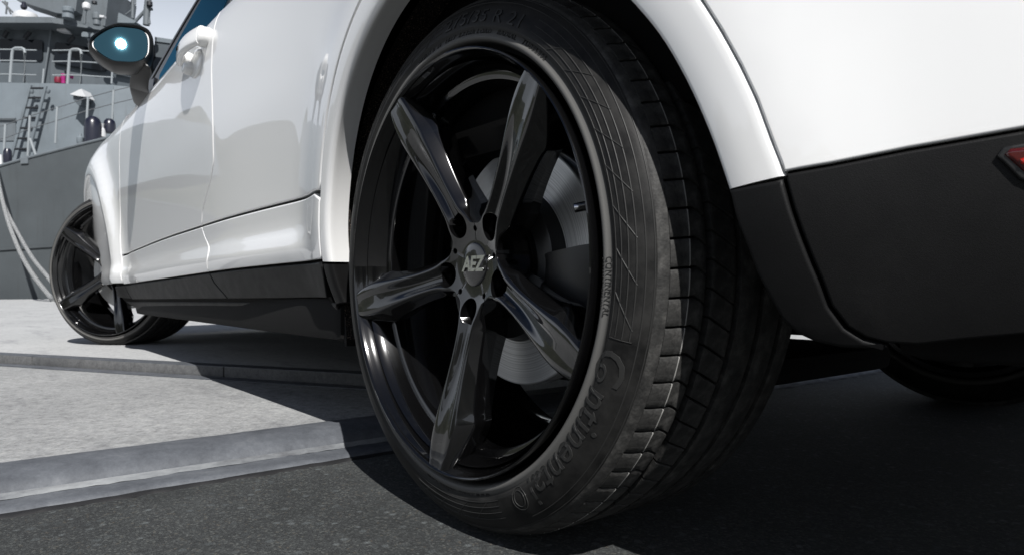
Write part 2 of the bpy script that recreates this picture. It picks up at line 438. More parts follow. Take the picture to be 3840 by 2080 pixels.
sprism('bridge',None,'ship_shade',[(-7.897, 2.4, 9.506), (-2.453, 2.4, 9.427), (-2.453, 2.4, 7.258), (-7.897, 2.4, 7.304)],4.0)
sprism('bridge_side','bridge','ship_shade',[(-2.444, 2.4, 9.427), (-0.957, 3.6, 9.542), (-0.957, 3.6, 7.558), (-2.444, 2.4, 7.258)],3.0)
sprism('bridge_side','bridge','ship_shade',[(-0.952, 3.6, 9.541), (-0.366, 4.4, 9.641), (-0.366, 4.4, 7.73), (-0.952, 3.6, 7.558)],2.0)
stube('corner_post','bridge','ship_grey',[(-2.33, 2.3, 9.381), (-2.438, 2.3, 8.472), (-2.616, 2.3, 7.356)],0.03)
sprism('window','bridge','ship_glass',[(-5.606, 2.34, 8.852), (-4.197, 2.34, 8.84), (-4.197, 2.34, 8.16), (-5.606, 2.34, 8.172)],0.06)
sprism('window','bridge','ship_glass',[(-4.114, 2.34, 8.856), (-2.725, 2.34, 8.811), (-2.663, 2.34, 8.756), (-2.675, 2.34, 8.164), (-2.725, 2.34, 8.106), (-4.114, 2.34, 8.143)],0.06)
sprism('window','bridge','ship_glass',[(-2.178, 2.36, 8.747), (-1.089, 3.28, 8.775), (-1.027, 3.3, 8.725), (-1.04, 3.3, 8.065), (-1.089, 3.28, 8.012), (-2.261, 2.36, 8.025), (-2.311, 2.36, 8.076), (-2.24, 2.36, 8.706)],0.06)
sprism('window','bridge','ship_glass',[(-0.839, 3.45, 8.209), (-0.425, 4.0, 8.24), (-0.425, 4.0, 8.041), (-0.852, 3.45, 7.988)],0.06)
stube('wiper_arm','bridge','ship_dark',[(-3.89, 2.2, 8.863), (-3.758, 2.2, 9.076)],0.07)
stube('wiper_arm','bridge','ship_dark',[(-3.19, 2.2, 8.816), (-3.0, 2.2, 9.037)],0.07)
stube('wiper_arm','bridge','ship_dark',[(-1.891, 2.5, 8.775), (-1.699, 2.5, 8.965)],0.07)
stube('wiper_arm','bridge','ship_dark',[(-1.202, 2.5, 8.673), (-1.015, 2.5, 8.839)],0.07)
sprism('roof','bridge','ship_grey',[(-7.291, 1.7, 9.453), (-1.983, 1.7, 9.352), (-1.922, 1.7, 9.158), (-7.291, 1.7, 9.219)],3.5)
sprism('roof_edge','bridge','ship_grey',[(-1.979, 1.7, 9.352), (-0.858, 3.0, 9.541), (-0.858, 3.0, 9.345), (-1.918, 1.7, 9.154)],2.5)
sprism('lamp','bridge','ship_white',[(-2.085, 2.2, 9.145), (-1.809, 2.2, 9.151), (-1.722, 2.2, 9.026), (-1.994, 2.2, 9.053), (-2.11, 2.2, 9.087)],0.25)
sprism('floodlight','bridge','ship_light',[(-1.44, 2.5, 9.147), (-1.036, 2.5, 9.102), (-1.015, 2.5, 8.943), (-1.44, 2.5, 8.98)],0.2)
sprism('floodlight','bridge','ship_light',[(-1.223, 2.5, 8.895), (-1.115, 2.5, 8.885), (-1.123, 2.5, 8.806), (-1.215, 2.5, 8.815)],0.15)
stube('railing','deckhouse','ship_rail',[(-3.012, 1.25, 7.054), (-2.941, 1.25, 8.019), (-2.909, 1.25, 8.138), (-2.83, 1.25, 8.177), (-2.636, 1.25, 8.175), (-2.549, 1.25, 8.135), (-2.525, 1.25, 8.016), (-2.541, 1.25, 7.05)],0.045)
stube('railing','deckhouse','ship_rail',[(-1.143, 1.25, 6.99), (-1.072, 1.25, 7.964), (-1.04, 1.25, 8.083), (-0.961, 1.25, 8.121), (-0.803, 1.25, 8.12), (-0.716, 1.25, 8.08), (-0.692, 1.25, 7.961), (-0.708, 1.25, 6.987)],0.045)
stube('railing','deckhouse','ship_rail',[(-6.109, 1.25, 8.157), (-2.862, 1.25, 8.13), (-2.545, 1.25, 8.111), (-2.149, 1.25, 8.1)],0.022)
stube('railing','deckhouse','ship_rail',[(-1.634, 1.25, 8.088), (-1.08, 1.25, 8.091), (-0.684, 1.25, 8.072), (0.346, 1.25, 8.0)],0.022)
stube('railing','deckhouse','ship_rail',[(-6.109, 1.25, 7.796), (-2.862, 1.25, 7.769), (-2.545, 1.25, 7.751), (-2.149, 1.25, 7.739)],0.022)
stube('railing','deckhouse','ship_rail',[(-1.634, 1.25, 7.727), (-1.08, 1.25, 7.73), (-0.684, 1.25, 7.711), (0.346, 1.25, 7.639)],0.022)
stube('railing','deckhouse','ship_rail',[(-6.109, 1.25, 7.349), (-2.862, 1.25, 7.322), (-2.545, 1.25, 7.303), (-2.149, 1.25, 7.292)],0.022)
stube('railing','deckhouse','ship_rail',[(-1.634, 1.25, 7.28), (-1.08, 1.25, 7.283), (-0.684, 1.25, 7.264), (0.346, 1.25, 7.192)],0.022)
stube('railing','deckhouse','ship_rail',[(-4.129, 1.25, 7.031), (-4.089, 1.25, 8.14)],0.03)
stube('railing','deckhouse','ship_rail',[(-5.0, 1.25, 7.039), (-4.961, 1.25, 8.147)],0.03)
stube('railing','deckhouse','ship_rail',[(-1.951, 1.25, 7.013), (-1.912, 1.25, 7.488)],0.03)
stube('railing','deckhouse','ship_rail',[(0.286, 1.25, 6.994), (0.346, 1.25, 8.103)],0.03)
slathe('drum','winch','ship_red',(-1.665, 1.6),[(0.0, 7.33), (0.105, 7.31), (0.121, 7.23), (0.113, 7.125), (0.0, 7.117)])
slathe('pump','winch','ship_pink',(-1.457, 1.55),[(0.0, 7.422), (0.08, 7.406), (0.088, 7.294), (0.068, 7.214), (0.076, 7.093), (0.0, 7.089)])
slathe('cap','winch','ship_pink',(-1.192, 1.55),[(0.0, 7.396), (0.048, 7.388), (0.056, 7.292), (0.04, 7.252), (0.0, 7.244)])
sprism('bracket','winch','ship_dark',[(-1.402, 1.5, 7.551), (-1.306, 1.5, 7.558), (-1.306, 1.5, 7.478), (-1.334, 1.5, 7.463), (-1.33, 1.5, 7.078), (-1.37, 1.5, 7.079), (-1.37, 1.5, 7.399), (-1.402, 1.5, 7.439)],0.1)
stube('stile','ladder','ship_light',[(-2.105, 0.9, 6.869), (-2.717, 0.9, 4.561)],0.05)
stube('stile','ladder','ship_light',[(-1.617, 0.9, 6.834), (-2.066, 0.9, 5.102), (-2.198, 0.9, 4.557)],0.05)
stube('rung','ladder','ship_dark',[(-2.131, 0.9, 6.768), (-1.643, 0.9, 6.764)],0.035)
stube('rung','ladder','ship_dark',[(-2.214, 0.9, 6.46), (-1.721, 0.9, 6.456)],0.035)
stube('rung','ladder','ship_dark',[(-2.299, 0.9, 6.145), (-1.801, 0.9, 6.141)],0.035)
stube('rung','ladder','ship_dark',[(-2.385, 0.9, 5.826), (-1.882, 0.9, 5.822)],0.035)
stube('rung','ladder','ship_dark',[(-2.474, 0.9, 5.495), (-1.965, 0.9, 5.491)],0.035)
stube('rung','ladder','ship_dark',[(-2.563, 0.9, 5.165), (-2.049, 0.9, 5.16)],0.035)
stube('rung','ladder','ship_dark',[(-2.654, 0.9, 4.826), (-2.135, 0.9, 4.822)],0.035)
slathe('lamp','ladder','ship_light',(-1.999, 0.8),[(0.0, 6.7), (0.054, 6.693), (0.054, 6.607), (0.031, 6.568), (0.0, 6.568)])
slathe('lamp','ladder','ship_light',(-1.479, 0.8),[(0.0, 6.696), (0.062, 6.68), (0.054, 6.603), (0.023, 6.564), (0.0, 6.564)])
stube('stanchion','guard_rail','ship_rail',[(-0.683, -0.1, 4.795), (-0.622, -0.1, 5.906)],0.035)
stube('stanchion','guard_rail','ship_rail',[(-1.526, -0.1, 4.41), (-1.458, -0.1, 5.651)],0.035)
stube('stanchion','guard_rail','ship_rail',[(0.272, -0.1, 5.383), (0.318, -0.1, 6.211)],0.035)
stube('stanchion','guard_rail','ship_rail',[(1.047, -0.1, 5.414), (1.101, -0.1, 6.402)],0.035)
stube('stanchion','guard_rail','ship_rail',[(-2.268, -0.1, 4.286), (-2.207, -0.1, 5.385)],0.035)
stube('stanchion','guard_rail','ship_rail',[(-3.297, -0.1, 3.996), (-3.233, -0.1, 5.152)],0.035)
stube('stanchion','guard_rail','ship_rail',[(-1.458, -0.1, 4.95), (-1.271, -0.1, 4.408)],0.04)
stube('wire','guard_rail','ship_wire',[(-3.233, -0.1, 5.133), (-2.207, -0.1, 5.367), (-1.458, -0.1, 5.64), (-0.622, -0.1, 5.887), (-0.137, -0.1, 6.039), (0.318, -0.1, 6.185), (1.101, -0.1, 6.391), (2.026, -0.1, 6.599)],0.014)
stube('wire','guard_rail','ship_wire',[(-3.233, -0.1, 4.741), (-2.207, -0.1, 4.975), (-1.458, -0.1, 5.249), (-0.622, -0.1, 5.495), (-0.137, -0.1, 5.648), (0.318, -0.1, 5.793), (1.101, -0.1, 5.999), (2.026, -0.1, 6.208)],0.014)
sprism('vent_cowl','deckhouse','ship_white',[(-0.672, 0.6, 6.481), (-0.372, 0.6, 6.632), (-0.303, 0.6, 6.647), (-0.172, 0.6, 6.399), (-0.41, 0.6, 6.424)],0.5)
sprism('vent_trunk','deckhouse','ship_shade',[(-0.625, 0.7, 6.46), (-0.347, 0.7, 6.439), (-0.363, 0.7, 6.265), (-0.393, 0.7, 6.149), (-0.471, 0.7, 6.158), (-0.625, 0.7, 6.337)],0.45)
slathe('roller','fairlead','ship_navy',(0.642, -0.4),[(0.0, 5.533), (0.103, 5.522), (0.184, 5.452), (0.228, 5.331), (0.243, 5.129), (0.243, 4.742), (0.0, 4.735)])
slathe('roller','fairlead.001','ship_navy',(0.974, -0.1),[(0.0, 5.534), (0.09, 5.519), (0.149, 5.452), (0.172, 5.34), (0.172, 5.098), (0.0, 5.09)])
slathe('spool','fairlead','ship_white',(0.836, -0.25),[(0.081, 5.345), (0.052, 5.271), (0.044, 5.215), (0.096, 5.16), (0.111, 5.011), (0.111, 4.937), (0.0, 4.934)])
slathe('cleat','fairlead','ship_light',(0.312, -0.5),[(0.0, 5.0), (0.044, 4.992), (0.051, 4.919), (0.095, 4.872), (0.095, 4.743), (0.066, 4.67), (0.0, 4.663)])
slathe('roller','fairlead.002','ship_navy',(-1.933, -0.4),[(0.0, 4.591), (0.074, 4.58), (0.11, 4.506), (0.118, 4.378), (0.11, 4.157), (0.0, 4.15)])
slathe('spool','fairlead.002','ship_white',(-2.072, -0.5),[(0.0, 4.39), (0.044, 4.379), (0.051, 4.141), (0.073, 4.086), (0.0, 4.068)])
sprism('chock','fairlead.002','ship_grey',[(-1.236, -0.85, 4.218), (-1.019, -0.85, 4.216), (-1.019, -0.85, 4.054), (-1.236, -0.85, 4.045)],0.1)
sprism('mast','bridge','ship_grey',[(-1.926, 2.9, 10.277), (-1.799, 2.9, 10.869), (-0.696, 2.9, 10.86), (-0.76, 2.9, 10.352), (-0.857, 2.9, 9.483), (-2.528, 2.9, 9.73), (-2.52, 2.9, 9.866), (-2.392, 2.9, 9.962), (-2.011, 2.9, 10.065)],1.8)
sprism('boom','bridge','ship_grey',[(-3.685, 2.5, 10.259), (-1.557, 2.5, 10.45), (-1.641, 2.5, 9.866), (-2.058, 2.5, 9.765), (-2.308, 2.5, 9.797)],1.0)
sprism('boom','bridge','ship_light',[(-1.21, 3.6, 10.363), (-0.869, 3.6, 10.265), (-0.215, 3.6, 9.936), (-0.163, 3.6, 9.875), (-0.215, 3.6, 9.832), (-1.21, 3.6, 9.866)],0.8)
slathe('radome','bridge','ship_white',(-3.411, 2.6),[(0.0, 9.886), (0.209, 9.865), (0.335, 9.811), (0.385, 9.71), (0.385, 9.584), (0.0, 9.576)])
slathe('beacon','bridge','ship_navy',(-2.799, 1.6),[(0.04, 9.82), (0.064, 9.804), (0.064, 9.715), (0.096, 9.691), (0.096, 9.619), (0.056, 9.571), (0.0, 9.563)])
slathe('searchlight','bridge','ship_light',(-1.521, 1.9),[(0.0, 9.749), (0.155, 9.737), (0.179, 9.708), (0.171, 9.586), (0.122, 9.554), (0.122, 9.521), (0.179, 9.505), (0.179, 9.366), (0.0, 9.35)])
slathe('antenna_pod','bridge','ship_white',(-0.969, 2.0),[(0.0, 9.947), (0.074, 9.938), (0.114, 9.898), (0.131, 9.816), (0.123, 9.734), (0.09, 9.701), (0.0, 9.693)])
stube('antenna_pole','bridge','ship_grey',[(-0.969, 2.0, 9.71), (-1.01, 2.0, 9.587), (-1.035, 2.0, 9.22)],0.04)
slathe('searchlight','bridge','ship_grey',(-0.68, 2.1),[(0.0, 9.655), (0.082, 9.643), (0.14, 9.573), (0.14, 9.417), (0.107, 9.376), (0.115, 9.302), (0.115, 9.22), (0.0, 9.212)])
sprism('lamp','bridge','ship_white',[(-0.536, 2.0, 9.526), (-0.389, 2.0, 9.508), (-0.389, 2.0, 9.443), (-0.536, 2.0, 9.444)],0.15)
stube('mast_pole','bridge','ship_grey',[(-0.452, 4.0, 11.052), (-0.479, 4.0, 10.144)],0.055)
stube('mast_pole','bridge','ship_grey',[(-0.523, 4.0, 11.053), (-0.536, 4.0, 10.654), (-0.372, 4.0, 10.644), (-0.363, 4.0, 11.051)],0.025)
stube('mast_strut','bridge','ship_grey',[(-0.727, 4.0, 10.293), (-0.505, 4.0, 10.45)],0.03)
stube('mast_pole','bridge','ship_grey',[(0.115, 4.0, 11.047), (0.053, 4.0, 10.516), (0.017, 4.0, 9.897)],0.12)
stube('mast_strut','bridge','ship_grey',[(-0.39, 4.0, 10.024), (-0.018, 4.0, 10.437), (0.239, 4.0, 10.488)],0.06)
stube('mast_strut','bridge','ship_grey',[(0.079, 4.0, 10.428), (0.132, 4.0, 9.94)],0.05)
slathe('lamp','bridge','ship_dark',(0.192, 3.9),[(0.0, 10.719), (0.097, 10.706), (0.106, 10.565), (0.053, 10.529), (0.0, 10.529)])
stube('stay','bridge','ship_wire',[(-4.853, 3.5, 10.603), (-4.419, 3.5, 10.152)],0.03)
stube('stay','bridge','ship_wire',[(-4.68, 3.5, 10.58), (-4.723, 3.5, 10.154)],0.03)
stube('stay','bridge','ship_wire',[(-4.767, 3.5, 10.624), (-4.549, 3.5, 10.153)],0.03)
slathe('searchlight','bridge','ship_dark',(-1.052, 2.6),[(0.0, 10.227), (0.084, 10.218), (0.092, 10.134), (0.0, 10.118)])
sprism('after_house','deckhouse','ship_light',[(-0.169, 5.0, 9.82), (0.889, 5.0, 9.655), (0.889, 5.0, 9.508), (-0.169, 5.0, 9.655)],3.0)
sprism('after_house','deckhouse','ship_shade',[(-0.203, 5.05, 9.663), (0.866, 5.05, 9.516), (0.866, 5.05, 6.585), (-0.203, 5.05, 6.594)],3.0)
sprism('window','bridge','ship_glass',[(-0.188, 4.9, 9.057), (0.156, 4.9, 8.995), (0.156, 4.9, 8.505), (-0.188, 4.9, 8.576)],0.1)
# mooring lines from the ship's side down to the quay
def rope(label, pts, r):
    P = []
    for i in range(len(pts) - 1):
        for t in range(6):
            P.append(Vector(pts[i]).lerp(Vector(pts[i + 1]), t / 6))
    P.append(Vector(pts[-1]))
    for _ in range(6):
        P = [P[0]] + [(P[i - 1] + P[i] * 2 + P[i + 1]) / 4 for i in range(1, len(P) - 1)] + [P[-1]]
    o = obj('mooring_rope', *tube_geo(P, r, 10), 'rope')
    tag(o, label, 'rope', 'mooring ropes by the front wheel')
rope('thick pale mooring rope hanging down beside the front wheel, the outer of two', [(25.01, -0.2, 4.13), (23.51, -0.28, 3.07), (21.99, -0.4, 2.08), (20.42, -0.58, 1.22), (18.85, -0.75, 0.64), (17.22, -1.0, 0.10)], .05)
rope('thick pale mooring rope hanging down beside the front wheel, the inner of two', [(24.99, -0.23, 3.9), (23.88, -0.29, 3.08), (22.74, -0.4, 2.42), (21.54, -0.58, 1.81), (20.4, -0.69, 1.38), (19.25, -0.8, 0.99), (18.04, -1.0, 0.57), (16.85, -1.16, 0.10)], .045)

# ------------------------------------------------------------------ wheels
def hermite(tab, x):
    n = len(tab)
    if x <= tab[0][0]: return tab[0][1]
    if x >= tab[-1][0]: return tab[-1][1]
    for i in range(n - 1):
        if x <= tab[i + 1][0]: break
    def sl(j):
        if j == 0: return (tab[1][1] - tab[0][1]) / (tab[1][0] - tab[0][0])
        if j == n - 1: return (tab[-1][1] - tab[-2][1]) / (tab[-1][0] - tab[-2][0])
        return (tab[j + 1][1] - tab[j - 1][1]) / (tab[j + 1][0] - tab[j - 1][0])
    x0, y0 = tab[i]; x1, y1 = tab[i + 1]; h = x1 - x0; t = (x - x0) / h
    return (2 * t**3 - 3 * t * t + 1) * y0 + (t**3 - 2 * t * t + t) * h * sl(i) + (-2 * t**3 + 3 * t * t) * y1 + (t**3 - t * t) * h * sl(i + 1)

def boolean_cut(me, cutters):
    """return a copy of mesh `me` with the cutter meshes taken away"""
    o = bpy.data.objects.new('work', me); col.objects.link(o)
    tmp = []
    for c in cutters:
        k = bpy.data.objects.new('cut', c); col.objects.link(k); tmp.append(k)
        md = o.modifiers.new('b', 'BOOLEAN'); md.object = k; md.operation = 'DIFFERENCE'; md.solver = 'EXACT'
    dg = bpy.context.evaluated_depsgraph_get()
    res = bpy.data.meshes.new_from_object(o.evaluated_get(dg))
    for k in tmp + [o]: bpy.data.objects.remove(k)
    return res
def raw_mesh(V, F, name='m'):
    me = bpy.data.meshes.new(name); me.from_pydata([tuple(v) for v in V], [], F); me.update()
    bm = bmesh.new(); bm.from_mesh(me); bmesh.ops.recalc_face_normals(bm, faces=bm.faces[:]); bm.to_mesh(me); bm.free()
    return me
def cyl_mesh(cx, cz, r, y0, y1, n=32, r2=None):
    V, F = [], []
    for y, rr in ((y0, r), (y1, r2 or r)):
        for i in range(n):
            a = 2 * math.pi * i / n; V.append((cx + rr * math.cos(a), y, cz + rr * math.sin(a)))
    F = [(i, (i + 1) % n, n + (i + 1) % n, n + i) for i in range(n)] + [tuple(range(n)), tuple(range(n, 2 * n))]
    return raw_mesh(V, F)

# one spoke with its fifth of the hub, pointing along +x, front towards +y
Y_TOP = [(.0318, -.0475), (.045, -.0462), (.058, -.0435), (.07, -.0402), (.09, -.0358), (.12, -.0300), (.16, -.0220), (.20, -.0135), (.235, -.0070), (.262, -.0030), (.2810, -.0012)]
W_TOP = [(.0318, .030), (.06, .0275), (.085, .0190), (.12, .0172), (.16, .0190), (.20, .0220), (.235, .0245), (.262, .0230), (.2810, .0195)]
W_SIDE = [(.0318, .040), (.06, .0345), (.072, .0305), (.085, .0290), (.12, .0283), (.16, .0310), (.19, .0352), (.207, .0385), (.2145, .0412), (.2225, .0412), (.242, .0360), (.262, .0305), (.2810, .0245)]
D_SIDE = [(.0318, .0), (.056, .0), (.085, .010), (.14, .015), (.20, .019), (.225, .020), (.262, .012), (.2810, .003)]
Y_BACK = [(.0318, -.105), (.085, -.100), (.14, -.086), (.20, -.072), (.24, -.064), (.262, -.05), (.2810, -.012)]
S36 = math.sin(R(36))
def spoke_mesh():
    xs = [.0317, .0320, .036, .040, .044, .048, .052, .055, .0570, .0576, .0582, .0590, .0600, .0615, .0635, .066, .069, .072, .076, .080, .085] + [.090 + (.2810 - .090) * i / 40 for i in range(41)]
    V, F = [], []
    half = None
    for x in xs:
        yt, wt, ws, ds, yb = (hermite(T, x) for T in (Y_TOP, W_TOP, W_SIDE, D_SIDE, Y_BACK))
        full = x * S36
        gap = math.sqrt(.020 * (x - .0575)) if x > .0575 else 0.0            # rounded crotch between neighbours
        ws = min(ws, full - gap) if x > .0575 else full + .00015
        k = smoothstep(.050, .088, x)
        wt = min(wt, ws) * k + (ws - .0035 * smoothstep(.052, .060, x)) * (1 - k)
        ds = ds * smoothstep(.0570, .085, x) + (.0018 if x > .0576 else 0)
        g = .0080 * smoothstep(.058, .082, x) * (1 - smoothstep(.12, .235, x))       # channel behind the bolt hole
        d_ = smoothstep(.057, .07, x)
        wt = min(wt, ws - .0025)
        ys = yt - .0010 * d_ - ds
        cp = [(0, yt - g), (wt * .30, yt - g), (wt * .72, yt + .0008 * k), (wt, yt - .0006 * k), (ws, ys), (ws - .003 * d_, (ys + yb) / 2), (ws - .012 * d_, yb)]
        fl = [0, .22 * wt, .20 * wt, .0042 * d_, .0036 * d_, .002, 0]
        sec = []
        for i in range(len(cp)):
            P = Vector(cp[i])
            if i in (0, len(cp) - 1): sec.append(tuple(P)); continue
            A, B = Vector(cp[i - 1]), Vector(cp[i + 1])
            fa = min(fl[i], (A - P).length * .42); fb = min(fl[i], (B - P).length * .42)
            p0 = P + (A - P).normalized() * fa if fa > 1e-7 else P + (A - P) * .02
            p1 = P + (B - P).normalized() * fb if fb > 1e-7 else P + (B - P) * .02
            n_ = 6 if i in (3, 4) else 4
            for j in range(n_ + 1):
                t = j / n_; sec.append(tuple(p0 * (1 - t) ** 2 + P * 2 * t * (1 - t) + p1 * t * t))
        half = len(sec)
        ring = [(-s_, y) for s_, y in sec[:0:-1]] + sec
        V += [(.0252 if x == xs[0] else (x - .0002 if x == xs[-1] else math.sqrt(max(0, x * x - s_ * s_))), y, s_) for s_, y in ring]
    p = 2 * half - 1
    for i in range(len(xs) - 1):
        for q in range(p):
            q2 = (q + 1) % p
            F.append((i * p + q, i * p + q2, (i + 1) * p + q2, (i + 1) * p + q))
    F.append(tuple(range(p))); F.append(tuple(range((len(xs) - 1) * p, len(xs) * p)))
    return raw_mesh(V, F, 'spoke')
LUG = .0650
_cuts = lambda: [cyl_mesh(LUG, 0, .0185, .05, -.0845, 40), cyl_mesh(.050 * math.cos(R(36)), .050 * S36, .0042, .05, -.056, 16), cyl_mesh(.050 * math.cos(R(36)), -.050 * S36, .0042, .05, -.056, 16)]
sp_me = boolean_cut(spoke_mesh(), _cuts())
if not len(sp_me.vertices) or max(v.co.y for v in sp_me.vertices) > .01:
    print('spoke boolean retry', len(sp_me.vertices))
    _m = spoke_mesh(); _m.flip_normals(); sp_me = boolean_cut(_m, _cuts())
    if not len(sp_me.vertices) or max(v.co.y for v in sp_me.vertices) > .01:
        print('spoke boolean failed'); sp_me = spoke_mesh()
sp_me.materials.append(M['gloss_black']); sp_me.shade_smooth(); sp_me.set_sharp_from_angle(angle=R(58)); sp_me.name = 'spoke'
# boss behind the spokes, floor of the bolt holes
hub_me = raw_mesh(*lathe([(-.125, .0002), (-.125, .070), (-.092, .076), (-.086, .074), (-.086, .0002)], 72), 'hub')
hub_me.materials.append(M['gloss_black']); hub_me.shade_smooth(); hub_me.set_sharp_from_angle(angle=R(32))
def shared(name, V, F, material, sharp=None):
    me = raw_mesh(V, F, name); me.shade_smooth()
    if sharp: me.set_sharp_from_angle(angle=R(sharp))
    me.materials.append(M[material]); return me
rim_me = shared('wheel', *lathe([(-.020, .2800), (-.010, .2832), (-.003, .2845), (.0005, .2836), (.0012, .2818), (-.0004, .2800), (-.004, .2788), (-.006, .2782), (-.010, .2755), (-.018, .2728), (-.030, .2700), (-.040, .2675), (-.0455, .2655), (-.0475, .2630), (-.0485, .2540), (-.0500, .2515), (-.0540, .2502), (-.085, .2475), (-.125, .2440), (-.150, .2330), (-.185, .2330), (-.21, .2450), (-.250, .2590), (-.258, .2720), (-.258, .2845), (-.250, .2845), (-.245, .262), (-.20, .25), (-.03, .262), (-.018, .27)], 160), 'gloss_black', 30)
# valve, bolts, cap
bolt_me = shared('lug_bolt', *lathe([(-.112, .0120), (-.074, .0118), (-.069, .0105), (-.0668, .0080), (-.0662, .0)], 20), 'satin_black', 40)
cap_me = shared('centre_cap', *lathe([(-.060, .0306), (-.0490, .0306), (-.0470, .0300), (-.0462, .0285), (-.0452, .020), (-.0447, .010), (-.0445, .0001)], 64), 'gloss_black', 50)
valve_me = shared('valve', *tube_geo([(-.2600, -.056, 0), (-.2440, -.040, 0), (-.2430, -.039, 0), (-.2330, -.029, 0), (-.2325, -.0285, 0)], [.0050, .0048, .0056, .0056, .003], 14), 'chrome', 40)
disc_me = shared('brake_disc', *lathe([(-.150, .105), (-.1215, .108), (-.1200, .110), (-.1200, .1700), (-.1212, .1715), (-.128, .1715), (-.129, .166), (-.139, .166), (-.140, .1715), (-.147, .1715), (-.148, .170), (-.148, .10)], 128), 'disc_steel', 35)
hat_me = shared('disc_hat', *lathe([(-.135, .112), (-.1195, .1085), (-.100, .104), (-.0985, .101), (-.0985, .0)], 72), 'satin_black', 40)
cv_, cf_ = [], []
prof_ = [(-.185, .100), (-.185, .196), (-.165, .204), (-.105, .204), (-.086, .196), (-.080, .180), (-.080, .120), (-.088, .104), (-.112, .100)]
for i_ in range(13):
    a_ = R(-44 + 50 * i_ / 12)
    k_ = 1.0 if 0 < i_ < 12 else .985
    for y_, r_c in prof_: cv_.append((-r_c * k_ * math.cos(a_), y_, r_c * k_ * math.sin(a_)))
for i_ in range(12):
    for q_ in range(9): cf_.append((i_ * 9 + q_, i_ * 9 + (q_ + 1) % 9, (i_ + 1) * 9 + (q_ + 1) % 9, (i_ + 1) * 9 + q_))
cf_.append(tuple(range(9))); cf_.append(tuple(range(12 * 9, 13 * 9)))
caliper_me = shared('caliper', cv_, cf_, 'satin_black', 35)
# the tyre
SIDE = [(.2840, -.0240), (.2885, -.0215), (.2905, -.0140), (.2925, -.0080), (.2960, -.0058), (.2995, -.0068), (.3020, -.0095), (.3060, -.0098), (.3090, -.0078), (.3115, -.0078), (.3200, -.0085), (.3300, -.0120), (.3390, -.0175), (.3450, -.0225), (.3490, -.0270)]
def side_y(r): return hermite(SIDE, r)
tp = [(y, r) for r, y in SIDE] + [(-.0300, .3505), (-.0325, .3515), (-.036, .3518), (-.246, .3518), (-.252, .3515)] + [(-.282 - y, r) for r, y in SIDE[::-1]]
tyre_me = shared('tyre', *lathe(tp, 220), 'rubber', 50)
tyre_thin_me = shared('tyre', *lathe([(y, (.302 + (r - .284) * (.345 - .302) / (.363 - .284)) / 1.055) for y, r in tp], 180), 'rubber', 50)      # front tyre, thinner sidewall
NB = 76
def block_mesh(y0, y1, shoulder, gap, skew, name, ridge=True):
    """one tread block centred on angle 0 (towards +x), between y0 (outer) and y1"""
    dth = 2 * math.pi / NB
    ys = [y0 + (y1 - y0) * t for t in (0, .04, .12, .25, .42, .44, .47, .49, .65, .8, .93, 1)]
    th = [-.5, -.47, -.25, 0, .25, .47, .5]
    V, F = [], []
    half = (dth - gap / .36) / 2
    def topr(y):
        if shoulder: r = hermite([(-.090, .3625), (-.075, .3622), (-.060, .3612), (-.048, .3592), (-.040, .3570), (-.0345, .3544), (-.0305, .3520)], y)
        else: r = .3630
        return r
    nY = len(ys)
    for a in th:
        for i, y in enumerate(ys):
            t = i / (nY - 1)
            r = topr(y)
            if ridge and i in (5, 6): r += .0011
            if abs(a) > .48: r -= .0008
            if not shoulder and i == 0 or i == nY - 1: r -= .0010
            ang = a * 2 * half + skew(y)
            V.append((r * math.cos(ang), y, r * math.sin(ang)))
    nT = len(th)
    for j in range(nT - 1):
        for i in range(nY - 1): F.append((j * nY + i, j * nY + i + 1, (j + 1) * nY + i + 1, (j + 1) * nY + i))
    # skirt
    rim_ = [j * nY for j in range(nT)] + [(nT - 1) * nY + i for i in range(1, nY)] + [j * nY + nY - 1 for j in range(nT - 2, -1, -1)] + [i for i in range(nY - 2, 0, -1)]
    b0 = len(V)
    for q in rim_:
        v = Vector(V[q]); rr = math.hypot(v.x, v.z); k = (min(.3512, rr - .001)) / rr
        V.append((v.x * k, v.y, v.z * k))
    n = len(rim_)
    for q in range(n): F.append((rim_[q], rim_[(q + 1) % n], b0 + (q + 1) % n, b0 + q))
    me = shared(name, V, F, 'tread_rubber', 45)
    if ridge:
        me.materials.append(M['mould_line'])
        for p in me.polygons:
            vi = [q for q in p.vertices]
            if all(q < b0 and (q % nY) in (5, 6) for q in vi): p.material_index = 1
    return me
sk1 = lambda y: .22 * min(0.0, max(y + .034, -.036)) + 1.5 * max(0.0, -.070 - y)
sk2 = lambda y: .050 * (-.095 - y) / .04
blk1 = block_mesh(-.0376, -.0850, True, .0025, sk1, 'tread_block')
blk2 = block_mesh(-.0945, -.1340, False, .0024, sk2, 'tread_block', ridge=False)
def rib_geo(y0, y1):
    return lathe([(y0, .3512), (y0, .3622), (y0 - .0012, .3630), (y1 + .0012, .3630), (y1, .3622), (y1, .3512)], 140)

